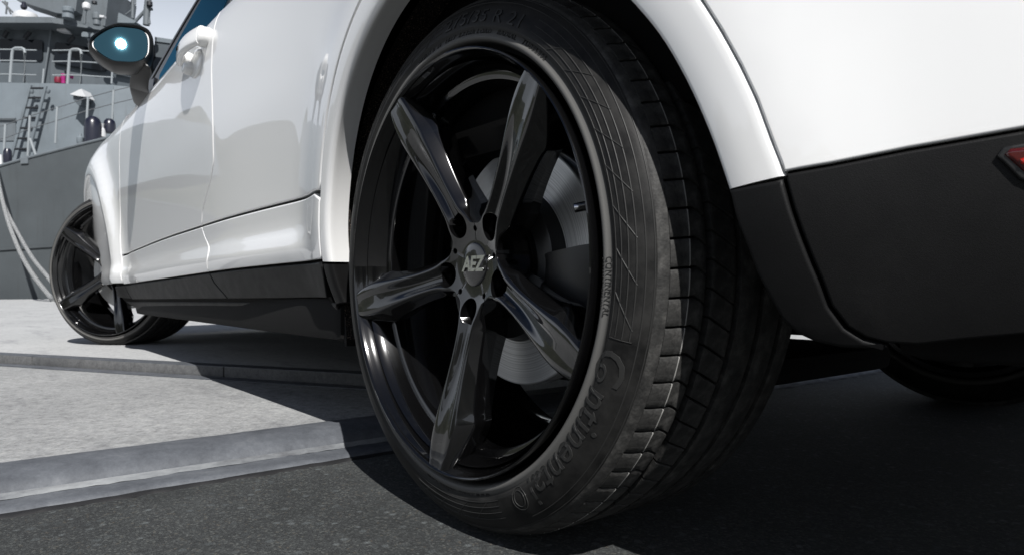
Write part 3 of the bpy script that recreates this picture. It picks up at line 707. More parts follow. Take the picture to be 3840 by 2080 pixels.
def text_mesh(body, size, extrude, shear=0.0, spacing=1.0, bold=0.0, yscale=1.0):
    cu = bpy.data.curves.new('t', 'FONT'); cu.body = body; cu.size = size; cu.extrude = extrude; cu.shear = shear
    cu.align_x = 'CENTER'; cu.align_y = 'CENTER'; cu.space_character = spacing; cu.offset = bold; cu.resolution_u = 3
    o = bpy.data.objects.new('t', cu); col.objects.link(o)
    dg = bpy.context.evaluated_depsgraph_get()
    me = bpy.data.meshes.new_from_object(o.evaluated_get(dg))
    bpy.data.objects.remove(o)
    return me
def sidewall_text(body, size, ang, r0, parent, name='lettering', spacing=1.0, squash=1.0, width=None, material='sidewall_relief', bold=0.0, h=.0009):
    """letters stand on the sidewall, tops outward, read clockwise; ang in degrees from the rear-facing horizontal"""
    me = text_mesh(body, size, h, spacing=spacing, bold=bold)
    if width: squash = width / (max(v.co.x for v in me.vertices) - min(v.co.x for v in me.vertices))
    bm = bmesh.new(); bm.from_mesh(me)
    bmesh.ops.triangulate(bm, faces=bm.faces[:])
    bmesh.ops.subdivide_edges(bm, edges=[e for e in bm.edges if e.calc_length() > size * .25], cuts=1)
    for v in bm.verts:
        tx, ty, tz = v.co
        r = r0 + ty
        a = R(ang) - tx * squash / r0
        v.co = Vector((-r * math.cos(a), side_y(r) + tz + .0002, r * math.sin(a)))
    bmesh.ops.recalc_face_normals(bm, faces=bm.faces[:])
    me2 = bpy.data.meshes.new(name); bm.to_mesh(me2); bm.free()
    me2.materials.append(M[material])
    return link(bpy.data.objects.new(name, me2), parent)
def ribbons(paths, w, h):
    """thin raised lines on the sidewall; each path is [(r, deg)...]"""
    V, F = [], []
    for P in paths:
        pts = [Vector((-r * math.cos(R(a)), side_y(r), r * math.sin(R(a)))) for r, a in P]
        b0 = len(V)
        for i, q in enumerate(pts):
            t = (pts[min(i + 1, len(pts) - 1)] - pts[max(i - 1, 0)]).normalized()
            n = Vector((0, 1, 0)); s = t.cross(n).normalized() * (w / 2)
            V += [q - s - n * .0008, q - s * .6 + n * h, q + s * .6 + n * h, q + s - n * .0008]
        for i in range(len(pts) - 1):
            for k in range(3): F.append((b0 + i * 4 + k, b0 + i * 4 + k + 1, b0 + i * 4 + 5 + k, b0 + i * 4 + 4 + k))
    return V, F
def arc(r, a0, a1, step=1.5):
    n = max(2, int(abs(a1 - a0) / step)); return [(r, a0 + (a1 - a0) * i / n) for i in range(n + 1)]

SPOKE0 = 48.0          # degrees from the rear-facing horizontal
def put(name, me, parent, ry=0.0, loc=(0, 0, 0)):
    o = bpy.data.objects.new(name, me); o.rotation_euler = (0, ry, 0); o.location = loc
    return link(o, parent)
def make_wheel(parent, loc, rz, spoke0, detail, brake_angle=None, flip=False):
    w = bpy.data.objects.new('wheel', rim_me); link(w, parent)
    w.location = loc; w.rotation_euler = (0, 0, rz)
    put('tyre', tyre_me, w)
    put('hub', hub_me, w, R(180 + spoke0))
    for i in range(5):
        # a turn of +ry about y carries +x towards -z; 180 deg points the spoke to the rear
        put('spoke', sp_me, w, R(180 + spoke0 + 72 * i))
        a = R(spoke0 + 72 * i)
        put('lug_bolt', bolt_me, w, 0, (-LUG * math.cos(a), 0, LUG * math.sin(a)))
    put('centre_cap', cap_me, w)
    put('valve', valve_me, w, R(14.0))
    put('brake_disc', disc_me, w); put('disc_hat', hat_me, w)
    put('caliper', caliper_me, w)
    if detail:
        o = obj('tread_rib', *lathe([(-.0265, .3484), (-.0282, .3508), (-.0305, .3524), (-.0345, .3544), (-.0370, .3556), (-.0375, .3550), (-.0376, .3510)], 200), 'tread_rubber', w, sharp=60); fix_normals(o)
        for i in range(NB):
            put('tread_block', blk1, w, 2 * math.pi * i / NB)
        for i in range(NB):
            put('tread_block', blk2, w, 2 * math.pi * (i + .35) / NB)
        for y0, y1 in ((-.1430, -.1790), (-.1880, -.2200), (-.2290, -.2515)):
            o = obj('tread_rib', *rib_geo(y0, y1), 'tread_rubber', w, sharp=40); fix_normals(o)
    else:
        for y0, y1 in ((-.0306, -.0850), (-.0945, -.1340), (-.1430, -.1790), (-.1880, -.2200), (-.2290, -.2515)):
            o = obj('tread_rib', *rib_geo(y0, y1), 'tread_rubber', w, sharp=40); fix_normals(o)
    # bright "AEZ" on the cap
    me = text_mesh('AEZ', .0285, .0008, shear=.20, spacing=.92, bold=.0010)
    for v in me.vertices: v.co = Vector((-v.co.x * 1.0, v.co.z - .0445 + .0004, v.co.y))
    me.materials.append(M['silver']); me.update()
    o = put('emblem', me, w); fix_normals(o)
    return w

PROF=[(.10,-.18),(.20,-.09),(.26,-.05),(.30,-.03),(.34,-.012),(.375,.000),(.40,.009),(.418,.0125),(.435,.0105),(.455,.0065),(.48,.0065),(.51,.0095),(.56,.014),(.64,.022),(.72,.03),(.80,.035),(.88,.039),(.95,.039),(.985,.034),(1.01,.024),(1.027,.008),(1.05,-.03)]
# heading angle (deg) of the plan curve against u
HEAD=[(-2.2,-90),(-1.45,-88),(-1.15,-72),(-.95,-46),(-.75,-29),(-.6,-21),(-.45,-13),(-.25,-4),(0,0),(1.2,0),(2.6,0),(2.9,2.0),(3.15,8.0),(3.4,20),(3.7,45),(3.95,70),(4.2,86),(5.0,90)]
def build_plan():
    du=.01; P={}
    n0,n1=-220,500
    xs=[0]*(n1-n0+1); ys=[0]*(n1-n0+1); hs=[]
    for i in range(n0,n1+1): hs.append(math.radians(hermite(HEAD,i*du)))
    k0=-n0
    for i in range(k0+1,n1-n0+1):
        h=.5*(hs[i]+hs[i-1]); xs[i]=xs[i-1]+du*math.cos(h); ys[i]=ys[i-1]-du*math.sin(h)
    for i in range(k0-1,-1,-1):
        h=.5*(hs[i]+hs[i+1]); xs[i]=xs[i+1]-du*math.cos(h); ys[i]=ys[i+1]+du*math.sin(h)
    return n0,du,xs,ys,hs
PLAN=build_plan()
def plan(u):
    n0,du,xs,ys,hs=PLAN
    f=u/du-n0; i=int(max(0,min(len(xs)-2,math.floor(f)))); t=f-i
    return xs[i]*(1-t)+xs[i+1]*t, ys[i]*(1-t)+ys[i+1]*t, hs[i]*(1-t)+hs[i+1]*t
AR = (-.012, .363); AF = (2.895, .418)
def flare(u,z,c,amp,R):
    d=math.hypot(u-c[0],z-c[1])
    e=(d-R)/.085
    if e<0: e*=.6
    w=1.0 if z>.30 else max(0,1-(.30-z)/.12)
    return amp*math.exp(-e*e)*w
def off(u,z):
    zz=z+.013*(u-.35)
    b=hermite(PROF,zz)
    t=min(1,max(0,(u-.44)/.18)); t=t*t*(3-2*t)
    b=b*t+hermite([(.10,-.18),(.20,-.09),(.26,-.05),(.30,-.03),(.34,-.015),(.38,-.004),(.44,.004),(.51,.009),(.60,.017),(.72,.029),(.80,.035),(.88,.039),(.95,.039),(.985,.034),(1.01,.024),(1.027,.008),(1.05,-.03)],zz)*(1-t)
    t=min(1,max(0,(u-.45)/.65)); b-=.02*(1-t*t*(3-2*t))
    # behind the rear arch and at the nose the flank is plainer
    t=min(1,max(0,(-.30-u)/.25)); t=t*t*(3-2*t)
    q=hermite([(.15,-.09),(.24,-.045),(.30,-.022),(.36,-.008),(.42,.0),(.6,.006),(.8,.004),(1.0,-.03)],z)
    b=b*(1-t)+q*t
    t=min(1,max(0,(u-2.75)/.5)); t=t*t*(3-2*t)
    q=hermite([(.2,-.04),(.3,-.0),(.5,.026),(.7,.04),(.82,.042),(.90,.032),(.95,.008),(.99,-.04),(1.02,-.10)],z)
    b=b*(1-t)+q*t
    return b+flare(u,z,AR,.022,.44)+flare(u,z,AF,.036,.45)
def pt(u,z,d=0.0):
    x,y,h=plan(u); o=off(u,z)+d
    return (x+o*math.sin(h), y+o*math.cos(h), z)

def surf(u, z, d=0.0):
    return Vector(pt(u, z, d))
def surf_n(u, z, d=0.0):
    e = .002
    a = surf(u + e, z, d) - surf(u - e, z, d); b = surf(u, z + e, d) - surf(u, z - e, d)
    n = b.cross(a)
    n.normalize()
    return n if n.y * 1 + 0 >= -2 else n
def resample(P, step, closed=True):
    out = []
    n = len(P)
    for i in range(n if closed else n - 1):
        a, b = Vector(P[i]), Vector(P[(i + 1) % n])
        k = max(1, int(math.ceil((b - a).length / step)))
        for j in range(k): out.append(a.lerp(b, j / k))
    if not closed: out.append(Vector(P[-1]))
    return out
def area(P): return .5 * sum(P[i].x * P[(i + 1) % len(P)].y - P[(i + 1) % len(P)].x * P[i].y for i in range(len(P)))
def inside(P, x, y):
    c = False; j = len(P) - 1
    for i in range(len(P)):
        if (P[i].y > y) != (P[j].y > y) and x < (P[j].x - P[i].x) * (y - P[i].y) / (P[j].y - P[i].y) + P[i].x: c = not c
        j = i
    return c
def panel(name, outline, material, parent, fn=None, d=0.0, step=.02, roll=.0035, drop=.0022, ret=.018, grid=.022):
    """a body panel: outline in (u, z), rolled edge, return flange; fn maps (u, z, offset) to space"""
    fn = fn or surf
    P = resample([Vector((a, b)) for a, b in outline], step)
    if area(P) < 0: P.reverse()
    n = len(P)
    nor = []
    for i in range(n):
        t = (P[(i + 1) % n] - P[i - 1]); t.normalize(); nor.append(Vector((t.y, -t.x)))     # outward
    I = [P[i] - nor[i] * roll for i in range(n)]
    pts = [p.copy() for p in I]
    x0, x1 = min(p.x for p in I), max(p.x for p in I); z0, z1 = min(p.y for p in I), max(p.y for p in I)
    nx, nz_ = int((x1 - x0) / grid), int((z1 - z0) / grid)
    m2 = (grid * .45) ** 2
    for i in range(1, nx + 1):
        for j in range(1, nz_ + 1):
            x = x0 + (x1 - x0) * i / (nx + 1); z = z0 + (z1 - z0) * j / (nz_ + 1)
            if inside(I, x, z) and min((p.x - x) ** 2 + (p.y - z) ** 2 for p in I) > m2: pts.append(Vector((x, z)))
    vv, ee, ff, *_ = delaunay_2d_cdt(pts, [(i, (i + 1) % n) for i in range(n)], [tuple(range(n))], 1, 1e-7)
    V = [fn(p.x, p.y, d) for p in vv]
    def nrm(p):
        e = .002
        a = fn(p.x + e, p.y, d) - fn(p.x - e, p.y, d); b = fn(p.x, p.y + e, d) - fn(p.x, p.y - e, d)
        return b.cross(a).normalized()
    N = [nrm(p) for p in vv]
    F = [tuple(f) for f in ff]
    # orient the triangles
    out = []
    for f in F:
        a, b, c = (V[q] for q in f[:3])
        g = (b - a).cross(c - a)
        out.append(f if g.dot(N[f[0]]) > 0 else f[::-1])
    F = out
    # rolled edge
    look = {}
    for k, p in enumerate(vv): look[(round(p.x, 5), round(p.y, 5))] = k
    base = []
    for p in I:
        k = look.get((round(p.x, 5), round(p.y, 5)))
        if k is None: k = min(range(len(vv)), key=lambda q: (vv[q] - p).length_squared)
        base.append(k)
    prev = base
    for off_, dr, w in ((roll * .62, drop * .28, .45), (roll, drop, .9), (roll, drop + .004, 1.0), (roll * .8, ret, 1.0)):
        cur = []
        for i in range(n):
            q = I[i] + nor[i] * off_
            nn = N[base[i]]
            e = .002
            sx_ = (fn(q.x + nor[i].x * e, q.y + nor[i].y * e, d) - fn(q.x, q.y, d)).normalized()
            cur.append(len(V)); V.append(fn(q.x, q.y, d) - nn * dr); N.append((nn * (1 - w) + sx_ * w).normalized())
        for i in range(n):
            j = (i + 1) % n
            f = (prev[i], cur[i], cur[j], prev[j])
            g = (V[f[1]] - V[f[0]]).cross(V[f[2]] - V[f[0]])
            F.append(f if g.dot(N[f[1]] + N[f[0]]) > 0 else f[::-1])
        prev = cur
    return obj(name, V, F, material, parent, normals=N)

def arch_pt(c, r, th):           # th in degrees: 0 towards the rear, 90 up, 180 towards the front
    return (c[0] - r * math.cos(R(th)), c[1] + r * math.sin(R(th)))
def arch_strip(name, c, ro, rout, t0, t1, material, parent, steps=90, inner=.043):
    """rolled wheel-arch lip swept from t0 to t1 (degrees)"""
    V, F = [], []
    rows = None
    for i in range(steps + 1):
        th = t0 + (t1 - t0) * i / steps
        a, b = hermite(ro, th), hermite(rout, th)
        b -= .0009
        sec = []
        w = b - a
        sec.append((b - .001, -.012)); sec.append((b, -.0022)); sec.append((b - .0015, -.0006)); sec.append((b - .0035, 0))
        for t in (.8, .6, .45): sec.append((a + w * t, 0))
        rr = min(.006 + .005 * smoothstep(60, 120, th), w * .42)
        for k in range(1, 8):
            an = math.pi / 2 * k / 7
            sec.append((a + rr - rr * math.sin(an), -rr * .75 * (1 - math.cos(an))))
        sec += [(a + .0015, -rr * .75 - .006), (a + .004, -inner * .65), (a + .006, -inner), (a + .012, -inner - .001)]
        rows = len(sec)
        for r, dy in sec:
            u, z = arch_pt(c, r, th)
            u2, z2 = arch_pt(c, max(r, a + .006), th)
            p = surf(u, z, 0); q = surf(u2, z2, 0)
            V.append(Vector((p.x, q.y + dy, z)))
    for i in range(steps):
        for q in range(rows - 1): F.append((i * rows + q, (i + 1) * rows + q, (i + 1) * rows + q + 1, i * rows + q + 1))
    F.append(tuple(range(rows))); F.append(tuple(range(steps * rows, (steps + 1) * rows)))
    o = obj(name, V, F, material, parent, sharp=50); fix_normals(o)
    return o

# ------------------------------------------------------------------ the car
car = tag(empty('car', (1.3, -.95, 0)), 'white SUV with gloss black five-spoke wheels and black lower cladding, parked on the quay', 'car')
CARX = Vector((1.3, -.95, 0))
body_o = None
def to_car(o):
    o.location = o.location - CARX if o.parent is car else o.location
    return o
MID = -.95
GAP = .0024
SPLIT = [(.975, 1.03), (.982, .97), (.988, .93), (1.000, .88), (1.010, .80), (1.020, .72), (1.040, .65), (1.088, .60), (1.165, .56), (1.200, .53), (1.208, .50), (1.190, .475), (1.150, .445), (1.142, .42), (1.156, .39), (1.158, .377), (1.145, .352), (1.10, .325), (1.076, .308)]
FEDGE = [(2.20, 1.03), (2.225, .97), (2.250, .93), (2.280, .83), (2.306, .73), (2.338, .64), (2.360, .53), (2.356, .466), (2.350, .40), (2.352, .353), (2.347, .317), (2.338, .296)]
def zl(T, u): return hermite(T, u)
CREASE = [(.30, .508), (.43, .508), (.73, .508), (1.209, .502), (1.68, .494), (2.27, .474), (2.40, .466)]
SILLT = [(.30, .384), (.43, .385), (.75, .383), (1.163, .377), (2.354, .354), (2.6, .350)]
CLADB = [(.30, .315), (.45, .315), (.81, .311), (2.31, .295), (2.6, .292)]
UNDER = [(.30, .258), (.48, .258), (.87, .257), (2.02, .244), (2.6, .242)]
def xat(T, z):            # u of a near-vertical line at height z
    for i in range(len(T) - 1):
        if T[i][1] >= z >= T[i + 1][1]:
            t = (T[i][1] - z) / (T[i][1] - T[i + 1][1]); return T[i][0] + (T[i + 1][0] - T[i][0]) * t
    return T[0][0] if z > T[0][1] else T[-1][0]
def vline(T, za, zb, du, n=14):   # points from za to zb along T shifted by du
    return [(xat(T, za + (zb - za) * i / n) + du, za + (zb - za) * i / n) for i in range(n + 1)]
def hline(T, ua, ub, dz, n=10):
    return [(ua + (ub - ua) * i / n, zl(T, ua + (ub - ua) * i / n) + dz) for i in range(n + 1)]
RO = [(-7.1, 0.4595), (-4.9, 0.4486), (0.9, 0.4311), (7.9, 0.421), (13.8, 0.416), (18.3, 0.413), (24.3, 0.4104), (29.8, 0.4089), (37.1, 0.4062), (60, 0.404), (90, 0.404), (135, 0.402), (180, 0.403), (190, 0.403)]
ROUT = [(-5.1, 0.497), (-2.9, 0.4906), (-0.8, 0.4841), (1.6, 0.4782), (4.2, 0.4733), (7.9, 0.4705), (11.6, 0.4656), (16.0, 0.463), (20.2, 0.4603), (24.8, 0.4582), (29.2, 0.4571), (45, 0.452), (70, 0.452), (90, 0.452), (120, 0.446), (150, 0.438), (180, 0.433), (190, 0.433)]
FO = [(-20, .425), (200, .425)]
FOUT = [(-20, .468), (200, .468)]
def arc_pts(c, T, a, b, dr, n=26):
    return [arch_pt(c, hermite(T, a + (b - a) * i / n) + dr, a + (b - a) * i / n) for i in range(n + 1)]

TOPZ = 1.018
def fd(sel, top, bot, front, rear): return rear + bot + front + top
def quad(uz_bot, uz_front, uz_top, uz_rear): return uz_bot + uz_front + uz_top + uz_rear
# front door
cz = lambda u: zl(CREASE, u)
fd_ = panel('door', hline(CREASE, 1.208 + GAP, 2.357 - GAP, GAP) + vline(FEDGE, .47, TOPZ, -GAP)[1:] + [(1.8, TOPZ), (1.4, TOPZ)] + vline(SPLIT, TOPZ, .505, GAP)[:-1], 'white_paint', car)
tag(fd_, 'front door with handle and tinted window')
to_car(fd_)
def sub(o, parent): 
    o.parent = parent; return o
mo = panel('moulding', hline(SILLT, 1.158 + GAP, 2.352 - GAP, GAP) + vline(FEDGE, .357, .464, -GAP)[1:] + hline(CREASE, 2.355 - GAP, 1.207 + GAP, -GAP)[1:] + vline(SPLIT, .500, .382, GAP)[1:-1], 'white_paint', fd_)
mo = panel('cladding', hline(CLADB, 1.085 + GAP, 2.338 - GAP, GAP) + vline(FEDGE, .300, .350, -GAP)[1:] + hline(SILLT, 2.35 - GAP, 1.157 + GAP, -GAP)[1:] + vline(SPLIT, .374, .313, GAP)[1:-1], 'black_plastic', fd_)
# rear door: its rear edge follows the wheel arch
TH1 = 162.3
rd_ = panel('door', hline(CREASE, .433, 1.208 - GAP, GAP) + vline(SPLIT, .505, TOPZ, -GAP)[1:] + [(.6, TOPZ), (.05, TOPZ), (.06, .95), (.10, .86), (.15, .79)] + arc_pts(AR, ROUT, 110, 160.5, .0012), 'white_paint', car)
tag(rd_, 'rear door cut back around the wheel arch'); to_car(rd_)
panel('moulding', hline(SILLT, .425, 1.158 - GAP, GAP) + vline(SPLIT, .382, .500, -GAP)[1:] + hline(CREASE, 1.2 - GAP, .432, -GAP)[1:] + arc_pts(AR, ROUT, 162.0, 176.5, .0012)[1:-1], 'white_paint', rd_)
panel('cladding', hline(CLADB, .455, 1.083 - GAP, GAP) + vline(SPLIT, .313, .374, -GAP)[1:] + hline(SILLT, 1.155 - GAP, .427, -GAP)[1:] + [(.428, .37), (.432, .35), (.443, .33)], 'black_plastic', rd_)
# sills
o = panel('sill', hline(UNDER, .50, 2.34, 0) + [(2.40, .262), (2.43, .287)] + hline(CLADB, 2.43, .44, -.006)[1:] + [(.452, .288), (.474, .266)], 'black_plastic', car, d=-.010, roll=.008, drop=.005, ret=.08); to_car(o)
# rear arch lip: white upper part with black ends, lower rear piece
ws = arch_strip('wheel_arch', AR, RO, ROUT, 7.6, 177.3, 'white_paint', car); to_car(ws)
o = arch_strip('wheel_arch_end', AR, RO, ROUT, 177.9, 187.4, 'black_plastic', car, 12); to_car(o)
be = panel('wheel_arch_end', [(-.4305, .4190), (-.435, .395), (-.443, .37), (-.45, .346), (-.459, .325), (-.468, .306), (-.479, .294), (-.493, .287), (-.513, .283), (-.53, .283), (-.548, .2848), (-.545, .2868), (-.530, .2908), (-.517, .2998), (-.506, .318), (-.501, .3375), (-.495, .3555), (-.489, .3755), (-.483, .3975), (-.4773, .4225)], 'black_plastic', car, roll=.004, drop=.0025, ret=.05, step=.006, grid=.010); to_car(be)
# rear bumper: white upper, black lower with the reflector
UEND = next(-i * .01 for i in range(60, 220) if plan(-i * .01)[1] < MID + .002)
seam_up = [(-.4790, .4285), (-.4695, .457), (-.4585, .491), (-.4455, .522), (-.4295, .555), (-.4125, .586), (-.392, .618), (-.370, .648), (-.350, .675)]
bw = panel('bumper', [(-.514, .4320), (-.566, .4390), (-.638, .4460), (-.75, .453), (-1.0, .460), (UEND, .462), (UEND, .70), (-1.2, .70), (-.8, .70), (-.332, .70)] + seam_up[::-1], 'white_paint', car, grid=.03, step=.012, roll=.0025, drop=.0016); to_car(bw)
tag(bw, 'white rear bumper corner')
bl = panel('bumper_valance', [(-.4798, .4240), (-.4855, .398), (-.4915, .376), (-.4975, .356), (-.5035, .338), (-.5085, .319), (-.5195, .3015), (-.532, .2928), (-.547, .2888), (-.569, .288), (-.60, .293), (-.638, .298), (-.8, .304), (UEND, .304), (UEND, .4595), (-1.0, .4578), (-.75, .4508), (-.638, .4438), (-.566, .4368), (-.514, .4298), (-.4802, .4262)], 'black_plastic', car, grid=.03, ret=.05, step=.012, roll=.0025, drop=.0014); to_car(bl)
RF = [(-.6215, .4275), (-.6255, .4335), (-.638, .4348), (-.70, .4360), (-.86, .4300), (-.90, .420), (-.86, .402), (-.70, .392), (-.655, .397), (-.6345, .410)]
panel('reflector_housing', RF, 'satin_black', bl, d=.0030, roll=.002, drop=.001, ret=.012, step=.008, grid=.012)
def shrink(P, k):
    c = Vector((sum(p[0] for p in P) / len(P), sum(p[1] for p in P) / len(P)))
    return [tuple(c + (Vector(p) - c) * k) for p in P]
panel('reflector', [(-.6260, .4278), (-.630, .4315), (-.70, .4325), (-.85, .4270), (-.885, .418), (-.85, .406), (-.70, .397), (-.658, .402), (-.639, .4125)], 'red_lens', bl, d=.0046, roll=.003, drop=.0015, ret=.006, step=.008, grid=.012)
for k_ in range(4):
    u0 = -.6350 - .02 * k_
    panel('lamp', [(u0, .4235), (u0 - .0050, .4245), (u0 - .0100, .4235), (u0 - .0105, .4205), (u0 - .0050, .4180), (u0 - .0005, .4200)], 'red_lamp', bl, d=.0062, roll=.002, drop=.001, ret=.003, step=.003, grid=.004)
# quarter panel above arch and bumper
qp = panel('quarter_panel', [(-.330, .7028), (-.8, .7028), (-1.0, .7028), (-1.0, 1.01), (.045, 1.01), (.055, .95), (.096, .86), (.145, .79)] + arc_pts(AR, ROUT, 107, 50, .0012, 12), 'white_paint', car, grid=.03); to_car(qp)
# front fender, lip, bumper
ff_ = panel('fender', vline(FEDGE, 1.0, .36, GAP) + arc_pts(AF, FOUT, 188 - 0, 10, .0012, 40)[0:] + [(3.40, .50), (3.40, .62), (3.38, .78), (3.32, .88), (3.2, .93), (3.0, .965), (2.8, .985), (2.5, 1.0)], 'white_paint', car, grid=.028)
to_car(ff_)
o = arch_strip('wheel_arch', AF, FO, FOUT, 4, 188.2, 'white_paint', car); to_car(o)
o = arch_strip('wheel_arch_end', AF, FO, FOUT, 188.8, 193.2, 'black_plastic', car, 12); to_car(o)
FEND = next(3.3 + i * .01 for i in range(170) if plan(3.3 + i * .01)[1] < MID + .002)
o = panel('fender_cladding', [(2.346 + GAP, .350), (2.40, .347), (2.424, .346), (2.430, .330), (2.440, .305), (2.342, .2985)], 'black_plastic', car); to_car(o)
fb = panel('bumper', [(3.403, .50), (3.30, .36), (3.33, .28), (3.5, .24), (FEND, .24), (FEND, .80), (3.6, .80), (3.404, .72)], 'white_paint', car, grid=.05); to_car(fb)
# dark shell behind the gaps, wheel wells, floor
def surf_in(u, z, d=0): return surf(u, z, -.016)
shell = []
V, F = [], []
us = [-.34 + (2.42 + .34) * i / 90 for i in range(91)]
for (z0, z1, uA, uB) in ((.27, .99, .47, 2.44), (.825, .99, -1.0, .48)):
    V, F = [], []
    for i in range(61):
        u = uA + (uB - uA) * i / 60
        for j in range(25):
            z = z0 + (z1 - z0) * j / 24
            V.append(surf(u, z, -.014))
    for i in range(60):
        for j in range(24): F.append((i * 25 + j, (i + 1) * 25 + j, (i + 1) * 25 + j + 1, i * 25 + j + 1))
    o = obj('inner_panel', V, F, 'gap_black', car); to_car(o)
def liner(c, r, y0, y1, lo, hi):
    V, F = [], []
    n = 48
    for i in range(n + 1):
        th = lo + (hi - lo) * i / n
        u, z = arch_pt(c, r, th)
        for y in (y0, y0 - .06, y0 - .14, y1): V.append((u, y, z))
    for i in range(n):
        for q in range(3): F.append((i * 4 + q, (i + 1) * 4 + q, (i + 1) * 4 + q + 1, i * 4 + q + 1))
    o = obj('wheel_liner', V, F, 'liner_felt', car); to_car(o)
    V = [(c[0], y1, c[1])]; F = []
    for i in range(n + 1):
        u, z = arch_pt(c, r, lo + (hi - lo) * i / n); V.append((u, y1, z))
    for i in range(n): F.append((0, i + 1, i + 2))
    o = obj('wheel_well', V, F, 'underbody', car, smooth=False); to_car(o)
liner(AR, .435, -.045, -.33, -4, 196); liner(AF, .44, -.010, -.36, -14, 198)
def slab(name, x0, x1, y0, y1, z0, z1, material, bev=.02):
    o = obj(name, *box_geo(x0, x1, y0, y1, z0, z1), material, car, smooth=False); bevel(o, bev, 2); to_car(o); return o
slab('floor_pan', .44, 2.44, -1.86, -.045, .235, .32, 'underbody')
slab('rear_floor', -1.0, .46, -1.52, -.34, .27, .50, 'underbody')
slab('front_floor', 2.43, 3.55, -1.50, -.38, .25, .50, 'underbody')
slab('blocking_beam', -.12, .34, -1.00, -.36, .160, .214, 'underbody', .03)  # beam added to hide the sunlit ground beyond the car
slab('skid_panel', -1.02, -.50, -1.84, -.16, .268, .36, 'underbody')
o = obj('muffler', *tube_geo([(-.66, -.30, .272), (-.655, -.34, .27), (-.60, -1.5, .27), (-.60, -1.55, .27)], [.06, .082, .082, .06], 24), 'exhaust', car); to_car(o)
o = obj('mud_flap', *box_geo(.432, .440, -.20, -.055, .228, .33), 'underbody', car, smooth=False); to_car(o)
# engine bay / cabin block keeps light out of the body
slab('cabin_block', -.9, 3.3, -1.84, -.09, .52, .95, 'gap_black', .05)

# greenhouse
def gl(u, z, d=0.0):
    t = z - 1.0
    y = .004 - .34 * t - .16 * t * t + d
    x, yy, h = plan(u)
    return Vector((u, y, z))
ROOFZ = 1.60
def win(name, out, material, parent, d=0.0, **kw): return panel(name, out, material, parent, fn=gl, d=d, step=.04, grid=.05, **kw)
win('window_frame', [(1.02, 1.0), (2.10, 1.0), (1.93, 1.12), (1.60, 1.36), (1.34, 1.50), (1.02, 1.55)], 'satin_black', fd_, d=-.004)
win('window_pane', [(1.055, 1.005), (1.70, 1.005), (1.76, 1.02), (1.80, 1.05), (1.53, 1.29), (1.28, 1.46), (1.055, 1.515)], 'tinted_glass', fd_, d=.0015, roll=.002, drop=.001, ret=.004)
win('sail_panel', [(1.80, 1.004), (2.12, 1.004), (1.985, 1.075), (1.885, 1.062)], 'satin_black', fd_, d=.006)
win('window_frame', [(.96, 1.0), (.02, 1.0), (.10, 1.20), (.25, 1.46), (.40, 1.53), (.96, 1.55)], 'satin_black', rd_, d=-.004)
win('window_pane', [(.94, 1.005), (.10, 1.005), (.16, 1.20), (.30, 1.43), (.44, 1.49), (.94, 1.515)], 'tinted_glass', rd_, d=.0015, roll=.002, drop=.001, ret=.004)
o = win('side_window', [(-.02, 1.005), (-.55, 1.06), (-.40, 1.36), (.16, 1.46)], 'tinted_glass', car); to_car(o)
o = win('pillar', [(2.13, 1.0), (2.22, 1.0), (1.98, 1.16), (1.64, 1.40), (1.36, 1.545), (.9, 1.60), (.30, 1.58), (-.35, 1.46), (-.75, 1.06), (-.95, 1.0), (-.60, 1.0), (-.58, 1.07), (-.42, 1.39), (.20, 1.51), (.38, 1.555), (.9, 1.57), (1.34, 1.52), (1.60, 1.38), (1.95, 1.13)], 'satin_black', car); to_car(o)
# roof, screens, bonnet and tail as lofts from left to right
def cross(name, line, rise, material, parent=car, n=14):
    V, F = [], []
    m_ = len(line)
    for (x, y, z) in line:
        for k in range(n + 1):
            t = k / n
            V.append((x, y + (2 * MID - 2 * y) * t, z + rise * 4 * t * (1 - t)))
    for i in range(m_ - 1):
        for k in range(n): F.append((i * (n + 1) + k, (i + 1) * (n + 1) + k, (i + 1) * (n + 1) + k + 1, i * (n + 1) + k + 1))
    o = obj(name, V, F, material, parent); to_car(o); return o
gp = lambda u, z: tuple(gl(u, z, -.006))
cross('roof', [gp(1.36, 1.543), gp(1.1, 1.58), gp(.9, 1.598), gp(.6, 1.597), gp(.3, 1.578), gp(-.05, 1.52), gp(-.35, 1.458)], .06, 'white_paint')
cross('windscreen', [gp(2.22, 1.0), gp(1.98, 1.16), gp(1.64, 1.40), gp(1.36, 1.545)], .05, 'tinted_glass')
cross('rear_window', [gp(-.35, 1.46), gp(-.55, 1.27), gp(-.75, 1.06)], .03, 'tinted_glass')
tg = panel('tailgate', [(-1.004, .7035), (-1.4, .7035), (UEND, .7035), (UEND, 1.0), (-1.4, 1.0), (-1.004, 1.0)], 'white_paint', car, grid=.05); to_car(tg)
cross('tailgate_top', [gp(-.75, 1.06), tuple(surf(-.93, 1.006, -.012)), tuple(surf(-1.10, 1.0, -.014)), (plan(UEND)[0] + .03, -.55, 1.0), (plan(UEND)[0] + .02, -.93, 1.0)], .012, 'white_paint')
cross('bonnet', [tuple(surf(2.14, 1.02, -.012)), tuple(surf(2.4, 1.012, -.012)), tuple(surf(2.8, .988, -.010)), tuple(surf(3.0, .967, -.008)), tuple(surf(3.2, .93, -.006)), tuple(surf(3.38, .80, -.006)), tuple(surf(3.6, .79, -.01))], .05, 'white_paint')

